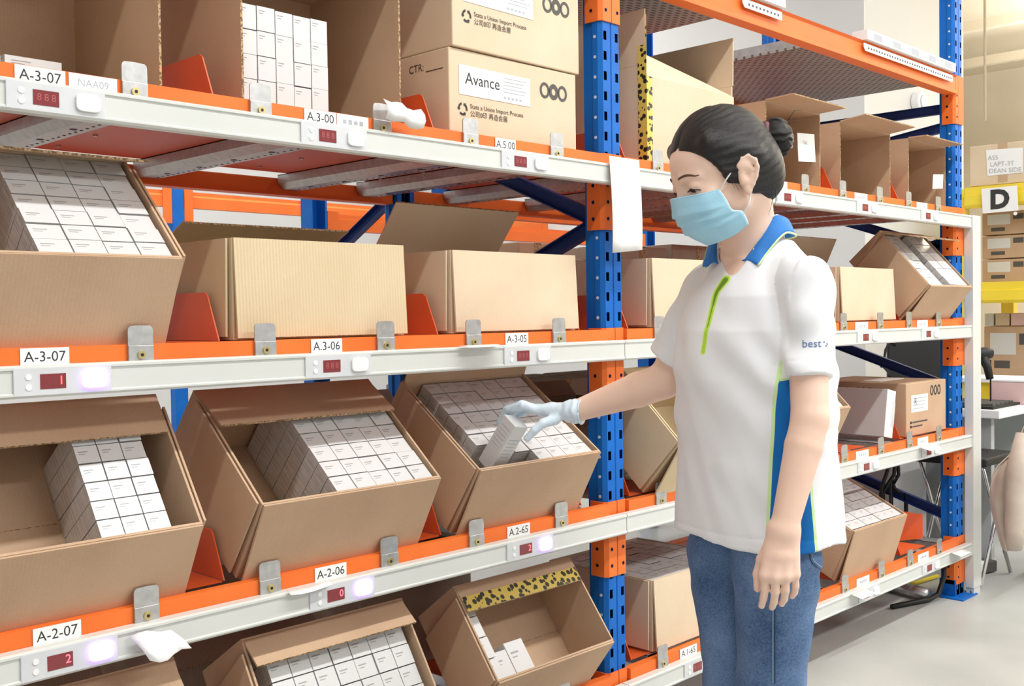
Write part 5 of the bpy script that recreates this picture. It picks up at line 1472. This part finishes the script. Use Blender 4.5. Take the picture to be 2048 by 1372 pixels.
# ---- hair, bun and scrunchie
hr = Solid()
hr.add(h_ell(0, -0.010, 0.042, 0.087, 0.099, 0.098))
hr.add(h_ell(0, -0.070, -0.006, 0.066, 0.046, 0.058), 0.03)
hr.add(h_ell(0, -0.045, 0.02, 0.083, 0.06, 0.06), 0.02)
hr.add(h_cap((0.062, 0.045, 0.078), (0.081, -0.030, 0.030), 0.016, 0.014), 0.02)
hr.add(h_cap((-0.062, 0.045, 0.078), (-0.081, -0.030, 0.030), 0.016, 0.014), 0.02)
hr.sub(h_ell(0, 0.118, -0.012, 0.128, 0.100, 0.096), 0.010)
hr.sub(h_ell(0, 0.028, -0.100, 0.2, 0.062, 0.100), 0.010)
hr.sub(h_ell(0.106, -0.003, 0.002, 0.027, 0.022, 0.036), 0.006)
hr.sub(h_ell(-0.106, -0.003, 0.002, 0.027, 0.022, 0.036), 0.006)
def parting(P):
    q = (P-HC)@HR.T/HS
    groove = np.exp(-(q[:, 0]-0.008)**2/0.004**2)*(q[:, 1] > -0.05)*(q[:, 2] > 0.06)
    b = q-np.array([0, -0.105, 0.050], np.float32)
    w = np.clip((np.sqrt((b**2).sum(1))-0.02)/0.05, 0, 1)*np.clip((0.062-q[:, 1])/0.04, 0, 1)
    return (0.005*groove+0.0011*w*np.sin(np.arctan2(b[:, 2], b[:, 0])*38+vnoise(q*30)*2.0)).astype(np.float32)
hr.warp(parting)
hpos, hq = surface(hr, HC-0.19, HC+0.19, 0.0027)
hpos = relax(hpos, hq, 1, 0.4)
def strand_attr(p):
    q = (p-HC)@HR.T/HS
    b = q-np.array([0, -0.105, 0.050])
    ang = np.arctan2(b[:, 2], b[:, 0]); rad = np.sqrt((b**2).sum(1))
    el = np.arctan2(np.sqrt(b[:, 0]**2+b[:, 2]**2), b[:, 1])
    return {'strand': ang*1.0, 'along': rad*1.5}
hair = solid_obj('hair', hpos, hq, ['hair_black'], woman, strand_attr(hpos))
bn = Solid(); bc = (0, -0.130, 0.046)
bn.add(h_ell(*bc, 0.036, 0.031, 0.037))
for k in range(7):
    a = 2*math.pi*k/7
    bn.add(h_ell(0.018*math.cos(a), -0.134+0.004*math.sin(3*a), 0.046+0.019*math.sin(a), 0.017, 0.017, 0.017), 0.010)
bn.warp(lambda P: (0.0020*np.sin(((P-hpnt(*bc))@HR.T/HS)[:, 2]*420+((P-hpnt(*bc))@HR.T/HS)[:, 0]*240+2.2*vnoise(P*70))).astype(np.float32))
bpos, bq = surface(bn, hpnt(*bc)-0.07, hpnt(*bc)+0.07, 0.0024)
q_ = (bpos-hpnt(*bc))@HR.T/HS
bun = solid_obj('hair_bun', bpos, bq, ['hair_black'], hair, {'strand': np.arctan2(q_[:, 2], q_[:, 0])*0.5+np.sqrt((q_**2).sum(1))*14, 'along': q_[:, 1]*6})
mb = MB(); ring = []
for k in range(29):
    a = 2*math.pi*k/28
    ring.append(hpnt(0.027*math.cos(a), -0.101-0.006*math.sin(a)+0.003*math.sin(5*a), 0.050+0.029*math.sin(a)+0.002*math.cos(7*a)))
mb.tube(ring, [0.0062+0.002*math.sin(k*1.9) for k in range(29)], 'scrunchie', 8, cap=False); mb.build('scrunchie', hair, smooth=True)
for k in range(10):       # loose hairs at the temple, nape and bun
    if k < 4: a = (0.074-0.001*k, 0.027-0.005*k, 0.012); pts = [a, (0.0745, a[1]+0.001, -0.004), (0.0725, a[1]-0.004-0.001*k, -0.016-0.004*((k*2) % 3))]
    elif k < 7: i = k-4; pts = [(0.052-0.012*i, -0.070, -0.040), (0.050-0.012*i, -0.064, -0.062), (0.046-0.012*i, -0.054+0.004*i, -0.082-0.004*i)]
    else: i = k-7; pts = [(0.01*i, -0.155, 0.050+0.01*i), (0.012*i, -0.172, 0.055+0.014*i), (0.012*i, -0.183-0.004*i, 0.040+0.02*i)]
    tube_obj('loose_hair', [hpnt(*p) for p in pts], [0.0009, 0.0006, 0.0002], 'hair_black', hair, 5)

# ---- face mask
rows_m = [[(0.064,0.049,-0.010),(0.053,0.077,-0.008),(0.033,0.094,-0.005),(0.014,0.106,-0.003),(0,0.109,-0.002)],
          [(0.066,0.043,-0.032),(0.057,0.074,-0.032),(0.039,0.095,-0.030),(0.016,0.107,-0.028),(0,0.110,-0.027)],
          [(0.065,0.036,-0.052),(0.055,0.066,-0.053),(0.038,0.088,-0.053),(0.018,0.101,-0.053),(0,0.105,-0.053)],
          [(0.066,0.018,-0.061),(0.055,0.050,-0.072),(0.038,0.074,-0.076),(0.019,0.087,-0.078),(0,0.091,-0.079)],
          [(0.062,0.012,-0.086),(0.048,0.034,-0.096),(0.034,0.052,-0.100),(0.017,0.061,-0.102),(0,0.064,-0.103)]]
cols_m = np.array([[*r_, *[(-p[0], p[1], p[2]) for p in r_[-2::-1]]] for r_ in rows_m], float)     # 5 x 9
def cat_rom(P, t):
    n = len(P)-1; x = t*n; i = min(int(x), n-1); f = x-i
    p0, p1, p2, p3 = P[max(i-1, 0)], P[i], P[i+1], P[min(i+2, n)]
    return 0.5*((2*p1)+(-p0+p2)*f+(2*p0-5*p1+4*p2-p3)*f*f+(-p0+3*p1-3*p2+p3)*f**3)
NU, NV = 41, 37
vs = []
for i in range(NV):
    row = np.array([cat_rom(cols_m[:, c], i/(NV-1)) for c in range(9)])
    for j_ in range(NU):
        p = cat_rom(row, j_/(NU-1)); t_ = i/(NV-1); s_ = abs(2*j_/(NU-1)-1)
        saw = 0.0
        for c0 in (0.34, 0.52, 0.70):
            d = t_-c0-0.05*s_*s_*(c0-0.3)*4
            if -0.13 < d < 0: saw += 0.0042*(1+d/0.13)
        n_ = np.array([p[0]*0.9, 0.055, 0.0]); n_ /= np.linalg.norm(n_)
        rip = 0.0012*math.sin(18*t_+7*s_)*s_
        vs.append(hpnt(*(p+n_*(saw*(1-s_**4)+rip+0.002))))
fs = [(i*NU+j_, i*NU+j_+1, (i+1)*NU+j_+1, (i+1)*NU+j_) for i in range(NV-1) for j_ in range(NU-1)]
mb = MB(); mb.add(vs, fs, 'mask_blue'); mask = mb.build('face_mask', woman, smooth=True)
sm = mask.modifiers.new('t', 'SOLIDIFY'); sm.thickness = 0.0016; sm.offset = 1
rim = [vs[j_] for j_ in range(NU)]
tube_obj('mask_binding', rim, 0.0022, 'mask_blue', mask, 6, flat=1.0)
tube_obj('mask_binding', [vs[i*NU] for i in range(NV)], 0.0016, 'strap_white', mask, 6)
tube_obj('mask_binding', [vs[(i+1)*NU-1] for i in range(NV)], 0.0016, 'strap_white', mask, 6)
for sg in (1, -1):
    c0 = 0 if sg > 0 else NU-1
    A = np.array(vs[c0]); Bq = np.array(vs[int(NV*0.78)*NU+c0])
    tube_obj('ear_loop', [A, hpnt(0.074*sg, 0.028, 0.010), hpnt(0.081*sg, 0.008, 0.030)], 0.0017, 'strap_white', mask, 6)
    tube_obj('ear_loop', [Bq, hpnt(0.073*sg, 0.006, -0.052), hpnt(0.079*sg, -0.004, -0.026)], 0.0017, 'strap_white', mask, 6)

# ---- polo shirt
HEM = 0.772
st = Solid(); c2 = lambda f: bp_(0, f, 0)[:2]
torso = f_loft([(HEM, *c2(0.004), 0.196, 0.140), (0.80, *c2(0.004), 0.192, 0.138), (0.95, *c2(0.004), 0.183, 0.130), (1.10, *c2(0.006), 0.186, 0.132), (1.20, *c2(0.004), 0.180, 0.126), (1.27, *c2(-0.002), 0.155, 0.108), (1.315, *c2(-0.008), 0.115, 0.088), (1.355, *c2(-0.012), 0.075, 0.070), (1.375, *c2(-0.014), 0.066, 0.060)], BL[:2])
st.add(torso)
SLh, SRh = J(1617, 758, 2.075), J(1339, 716, 2.425)
sl_top, sr_top = SL+np.array([0, 0, 0.0]), SR
st.add(f_capsule(bp_(0.058, -0.014, 1.350), SL+np.array([0,0,-0.004]), 0.036, 0.050), 0.028)
st.add(f_capsule(bp_(-0.058, -0.014, 1.350), SR+np.array([0,0,-0.004]), 0.036, 0.050), 0.028)
def sleeve(S0, S1, r0, r1):
    d = (S1-S0)/np.linalg.norm(S1-S0)
    cap = f_capsule(S0, S1+d*0.06, r0, r1); pl = f_plane(S1, d)
    return (lambda P: np.maximum(cap(P), pl(P))), d
slv_l, dl = sleeve(SL, SLh, 0.053, 0.0490); slv_r, dr = sleeve(SR, SRh, 0.052, 0.0480)
st.add(slv_l, 0.022); st.add(slv_r, 0.022)
for S1, d, r in ((SLh, dl, 0.046), (SRh, dr, 0.045)):
    pass
# V opening below the collar
Cn = J(1499, 512, 2.262)
st.sub(f_capsule(Cn+BF*0.030+np.array([0,0,0.05]), bp_(0.004, 0.104, 1.318), 0.060, 0.016), 0.004)
def folds(P):
    q = P-BC
    l = q@BL; f = q@BF; z = P[:, 2]
    low = np.clip((1.22-z)/0.35, 0, 1)
    n1 = vnoise(np.stack([l*9+z*1.2, f*9+3, z*2.4], -1)); n2 = vnoise(np.stack([l*22+z*9, f*22, z*12+7], -1))
    drape = 0.0095*n1*low+0.0024*n2
    # diagonal pulls from the raised arm and the armpit
    pull = 0.0040*np.sin(70*(z*0.75+l*0.55)+3*n1)*np.exp(-((z-1.10)/0.10)**2)*np.clip(f*9, 0, 1)
    slv = 0.0030*np.sin(62*(z-0.4*l)+2.5*n1)*(np.abs(l) > 0.15)*(z > 1.0)
    hem = 0.0016*(np.exp(-((z-HEM-0.022)/0.0022)**2))
    return (drape+pull+slv+hem).astype(np.float32)
st.warp(folds)
for S1, d in ((SLh, dl), (SRh, dr)):
    def hemline(P, S1=S1, d=d):
        t = (P-S1)@d; near = (((P-S1)**2).sum(1) < 0.075**2)
        return (0.0015*np.exp(-((t+0.026)/0.0018)**2)*near).astype(np.float32)
    st.warp(hemline)
# raglan-like seam where the sleeve meets the trunk
def armseam(P):
    a = torso(P); b = np.minimum(slv_l(P), slv_r(P))
    return (0.0022*np.exp(-((a-b)/0.0030)**2)*(P[:, 2] > 1.06)).astype(np.float32)
st.warp(armseam)
slo = np.min([bp_(0,0,HEM)-0.25, SLh-0.08, SRh-0.08], axis=0); slo[2] = HEM-0.02
shi = np.max([bp_(0,0,1.4)+0.25, SL+0.08, SR+0.09], axis=0); shi[2] = 1.45
spos, sq = surface(st, slo, shi, 0.0035)
spos = relax(spos, sq, 2, 0.5)
SB = bvh_of(spos, sq)
q = spos-BC; l_ = q@BL; f_ = q@BF; z_s = spos[:, 2]
theta = np.arctan2(f_, l_); rr = np.sqrt(l_*l_+f_*f_)
def th_at(px, py):
    r = ray_px(SB, px, py)
    p = r[0]-BC; return p[2], math.atan2(p@BF, p@BL)
fr_ = sorted(th_at(u, v) for u, v in ((1556,770),(1550,850),(1544,950),(1540,1030),(1538,1085)))
rr_ = sorted(th_at(u, v) for u, v in ((1622,1003),(1625,1037),(1629,1085)))
tf = np.interp(z_s, [a for a, _ in fr_], [b for _, b in fr_]); tr = np.interp(z_s, [a for a, _ in rr_], [b for _, b in rr_])
top_z = fr_[-1][0]
tf = tf-np.clip((z_s-top_z)/0.06, 0, 3)*0.10
panel = np.minimum(theta-tr, tf-theta)*rr
tv = torso(spos.astype(np.float32)); sv = np.minimum(slv_l(spos.astype(np.float32)), slv_r(spos.astype(np.float32)))
panel = np.minimum(np.minimum(panel, sv-tv+0.002), 1.16-z_s)
pk = [ray_px(SB, u, v) for u, v in ((1450,561),(1434,583),(1425,614),(1416,650),(1406,704))]
pk = [p[0] for p in pk if p is not None]
dmin = np.full(len(spos), 1.0)
wid = [0.0115, 0.0085, 0.0062, 0.0056, 0.0046]
for i, (a, b) in enumerate(zip(pk[:-1], pk[1:])):
    d = b-a; t = np.clip((spos-a)@d/(d@d), 0, 1)
    dist = np.sqrt(((spos-a-t[:, None]*d)**2).sum(1))-(wid[i]+(wid[i+1]-wid[i])*t)
    dmin = np.minimum(dmin, dist)
placket = np.where((f_ > 0.02), -dmin, -0.05)
shirt = solid_obj('polo_shirt', spos, sq, ['polo_cloth'], woman, {'panel': panel, 'placket': placket})
shirt['label'] = 'white polo shirt with blue side panels and lime piping'
# collar: a turned-down band that is open at the throat
NCc = J(1500, 500, 2.268); NCc[2] = 0
def ring_pt(th, rl, rf, z): return NCc+BF*rf*math.cos(th)+BL*rl*math.sin(th)+np.array([0, 0, z])
vs = []; NS, NW = 49, 7
for i in range(NS):
    th = math.radians(24+(336-24)*i/(NS-1)); a = abs((math.degrees(th)+180) % 360-180)      # 0 front, 180 back
    s_ = min(1, max(0, (a-20)/75)); s_ = s_*s_*(3-2*s_)
    zi = 1.334+0.103*s_+0.006*math.cos(th)
    e = max(0, 1-(a-24)/34)                                                            # collar points
    A = ring_pt(th, 0.066, 0.072, zi)
    out = (BF*math.cos(th)*(1-e)+BL*math.sin(th)*(1+1.2*e)); out /= np.linalg.norm(out)
    wd_ = 0.026+(0.022 if math.sin(th) > 0 else 0.008)*e
    Bp = A+out*wd_+np.array([0, 0, -(0.036*(1-e)+0.006*e)])
    sg = math.copysign(1, math.sin(th))
    for j_ in range(NW):
        t = j_/(NW-1)
        vs.append(A+(Bp-A)*t+np.array([0, 0, 0.010*math.sin(math.pi*min(1, t*1.15))*(1-0.4*e)])+BF*0.006*e)
fs = [(i*NW+j_, i*NW+j_+1, (i+1)*NW+j_+1, (i+1)*NW+j_) for i in range(NS-1) for j_ in range(NW-1)]
mb = MB(); mb.add(vs, fs, 'collar_blue'); col_ = mb.build('collar', shirt, smooth=True)
sm = col_.modifiers.new('t', 'SOLIDIFY'); sm.thickness = 0.0032; sm.offset = 0
col_['label'] = 'blue turned-down collar with lime edge'
base_mat('lime_edge', (0.62, 0.83, 0.42), 0.8)
tube_obj('collar_piping', [vs[i*NW+NW-1] for i in range(NS)], 0.0022, 'lime_edge', col_, 6)
base_mat('shirt_white', (0.80, 0.80, 0.82), 0.85)
# inner white stand of the collar
vs2 = []
for i in range(NS):
    th = math.radians(20+(340-20)*i/(NS-1)); a = abs((math.degrees(th)+180) % 360-180)
    s_ = min(1, max(0, (a-20)/75)); s_ = s_*s_*(3-2*s_)
    zi = 1.334+0.103*s_+0.006*math.cos(th)
    vs2 += [ring_pt(th, 0.0645, 0.0705, zi+0.003), ring_pt(th, 0.068, 0.076, zi-0.040)]
mb = MB(); mb.add(vs2, [(2*i, 2*i+1, 2*i+3, 2*i+2) for i in range(NS-1)], 'shirt_white'); cs = mb.build('collar_stand', shirt, smooth=True)
sm = cs.modifiers.new('t', 'SOLIDIFY'); sm.thickness = 0.002; sm.offset = 0
# lettering on the left sleeve
tv_, tf_ = text_mesh('best', 21, 'ink_blue', 'LEFT')
out_v = []
for v in tv_:
    r = ray_px(SB, 1604+v[0]*1.08, 688.5-v[1]*1.06-v[0]*0.035)
    out_v.append(r[0]+r[1]*0.0012 if r else CPOS)
mb = MB(); mb.add(out_v, tf_, 'ink_blue')
for (u, v) in ((1648,684),(1652,692),(1654,688)):
    r = ray_px(SB, u, v)
    if r: mb.disc(r[0], r[1], 0.0016, 0.001, 'ink_blue', 8)
mb.build('sleeve_lettering', shirt)

# ---- jeans and shoes
jn = Solid()
LH, LK = J(1552, 1110, 2.185), J(1541, 1372, 2.19)
RH, RK = J(1452, 1110, 2.325), J(1474, 1372, 2.33)
pel = bp_(0.0, -0.01, 0.0)
jn.add(f_loft([(0.775, *bp_(0,-0.012,0)[:2], 0.160, 0.108), (0.80, *bp_(0,-0.012,0)[:2], 0.172, 0.118), (0.90, *bp_(0,-0.01,0)[:2], 0.162, 0.110), (1.0, *bp_(0,0,0)[:2], 0.145, 0.10)], BL[:2]))
for H_, K_, r0 in ((LH, LK, 0.093), (RH, RK, 0.088)):
    jn.add(f_capsule(H_, K_, r0, 0.064), 0.006)
    foot = K_+np.array([0.01, 0, 0]); foot[2] = 0.09
    jn.add(f_capsule(K_, foot, 0.064, 0.050), 0.03)
def jfold(P):
    n1 = vnoise(P*np.array([14, 14, 9], np.float32)); n2 = vnoise(P*30+5)
    z = P[:, 2]
    return (0.0026*n1+0.0012*n2+0.0026*np.sin(55*(z+0.3*(P[:, 0]+P[:, 1]))+3*n1)*np.exp(-((z-0.70)/0.07)**2)).astype(np.float32)
jn.warp(jfold)
jlo = np.min([bp_(0,0,0)-0.25, RK-0.15, LK-0.15], axis=0); jlo[2] = 0.03
jhi = np.max([bp_(0,0,0)+0.25, RK+0.15, LK+0.15], axis=0); jhi[2] = 1.02
jpos, jq = surface(jn, jlo, jhi, 0.0045)
jpos = relax(jpos, jq, 2, 0.5)
JB = bvh_of(jpos, jq)
stv = np.full(len(jpos), 1.0)
def stitch_line(pxs, w=0.0011):
    global stv
    P_ = [ray_px(JB, u, v) for u, v in pxs]; P_ = [p[0] for p in P_ if p is not None]
    for a, b in zip(P_[:-1], P_[1:]):
        d = b-a
        if np.linalg.norm(d) > 0.15: continue
        t = np.clip((jpos-a)@d/(d@d+1e-9), 0, 1)
        stv = np.minimum(stv, np.sqrt(((jpos-a-t[:, None]*d)**2).sum(1))-w)
jeans = solid_obj('jeans', jpos, jq, ['denim'], woman, {'stitch': -stv})
def seam_tube(name, pxs, r, mat):
    P_ = [ray_px(JB, u, v) for u, v in pxs]; P_ = [p[0]+p[1]*0.0006 for p in P_ if p is not None]
    if len(P_) > 1: tube_obj(name, P_, r, mat, jeans, 6)
base_mat('stitch_pale', (0.30, 0.42, 0.58), 0.9)
base_mat('stitch_dark', (0.03, 0.055, 0.12), 0.9)
seam_tube('side_seam', [(1546-0.012*k, 1150+k*12) for k in range(19)], 0.0012, 'stitch_pale')
seam_tube('side_seam', [(1550-0.012*k, 1150+k*12) for k in range(19)], 0.0012, 'stitch_dark')
seam_tube('pocket_stitching', [(1619,1108),(1620,1118),(1624,1126),(1632,1133),(1641,1139)], 0.0012, 'stitch_dark')
seam_tube('pocket_stitching', [(1623,1108),(1624,1116),(1628,1123),(1635,1129),(1643,1134)], 0.0012, 'stitch_pale')
for K_, nm in ((LK, 'left'), (RK, 'right')):
    sh = Solid(); a = K_+np.array([0.01, 0, 0]); a[2] = 0.045
    sh.add(f_capsule(a-BF*0.03, a+BF*0.14, 0.043, 0.036)); sh.add(f_capsule(a-BF*0.02+np.array([0,0,0.03]), a+BF*0.03+np.array([0,0,0.03]), 0.042), 0.02)
    sh.cut(f_plane((0, 0, 0.004), (0, 0, -1)))
    p_, q2 = surface(sh, a-0.25, a+0.25, 0.006); solid_obj('shoe', p_, q2, ['shoe'], woman)

# ---- gloved right hand and the carton it lifts
near = J(1031, 853, 2.50)
e1 = -0.0247*CR+0.0247*CU+0.028*CFW; e2 = 0.033*CR-0.009*CU+0.025*CFW
e1 = e1/np.linalg.norm(e1); e2 = e2-e1*(e1@e2); e2 /= np.linalg.norm(e2); ax_ = np.cross(e1, e2)
if ax_[2] < 0: ax_ = -ax_
L1, L2, LL = 0.048, 0.044, 0.135
cc = near+e1*L1/2+e2*L2/2-ax_*LL/2
ct = thing('carton', cc, 'white printed carton held upright in the gloved hand', 'carton')
mb = MB(); mb.obox(cc, e1*L1/2, e2*L2/2, ax_*LL/2, 'carton_white'); mb.build('carton_body', ct, bevel=0.0015)
mb = MB()
for k in range(6):
    mb.obox(near+e1*L1*0.5-ax_*(0.020+0.010*k)-e2*0.0003, e1*L1*(0.34-0.03*(k % 2)), e2*0.0002, ax_*0.0007, 'ink_pale')
for k in range(6):
    mb.obox(near+e2*L2*0.48-ax_*(0.040+0.010*k)-e1*0.0003, e2*L2*(0.36-0.04*(k % 3)), e1*0.0002, ax_*0.0008, 'ink_pale')
mb.build('print', ct)
gl = Solid()
gw = J(1146, 822, 2.490)
gk = [J(1080, 822, 2.516), J(1077, 818, 2.538), J(1078, 818, 2.560), J(1082, 823, 2.580)]
gf = [[(1080,822,2.628),(1046,812,2.640),(1017,820,2.672),(1001,845,2.688)],
      [(1077,818,2.650),(1043,809,2.664),(1013,819,2.694),(998,846,2.704)],
      [(1078,818,2.672),(1046,813,2.688),(1019,824,2.712),(1005,850,2.720)],
      [(1082,823,2.692),(1054,820,2.708),(1032,832,2.726),(1020,852,2.732)]]
gf = [[J(p[0], p[1], p[2]-0.112) for p in f] for f in gf]
gt = [J(1112, 838, 2.486), J(1086, 846, 2.476), J(1069, 860, 2.474), J(1055, 876, 2.480)]
hand(gl, gw, gk, gf, gt, 0.0165, [0.0100, 0.0102, 0.0098, 0.0090, 0.0102])
cuff_end = J(1161, 822.5, 2.483)
dcf = (cuff_end-gw)/np.linalg.norm(cuff_end-gw)
gl.add(f_capsule(gw, cuff_end, 0.0270, 0.0290), 0.012)
gl.cut(f_plane(cuff_end+dcf*0.004, dcf))
gl.warp(lambda P: (0.0012*np.sin(P@dcf*330+2.5*vnoise(P*45))*np.clip(((P-gw)@dcf+0.05)/0.05, 0, 1)+0.0009*vnoise(P*70)).astype(np.float32))
gpos, gq = surface(gl, np.min([gw-0.08]+[f[-1]-0.05 for f in gf], axis=0), np.max([gw+0.08]+[f[-1]+0.05 for f in gf], axis=0), 0.0024)
gpos = relax(gpos, gq, 1, 0.5)
glove = solid_obj('glove', gpos, gq, ['glove_blue'], woman)
glove['label'] = 'pale blue disposable glove on her right hand'
tube_obj('cuff_rim', [cuff_end+dcf*0.003+0.0292*(math.cos(a)*np.cross(dcf, [0,0,1])/np.linalg.norm(np.cross(dcf, [0,0,1]))+math.sin(a)*np.cross(dcf, np.cross(dcf, [0,0,1])/np.linalg.norm(np.cross(dcf, [0,0,1])))) for a in np.linspace(0, 2*math.pi, 25)], 0.0022, 'glove_blue', glove, 6)
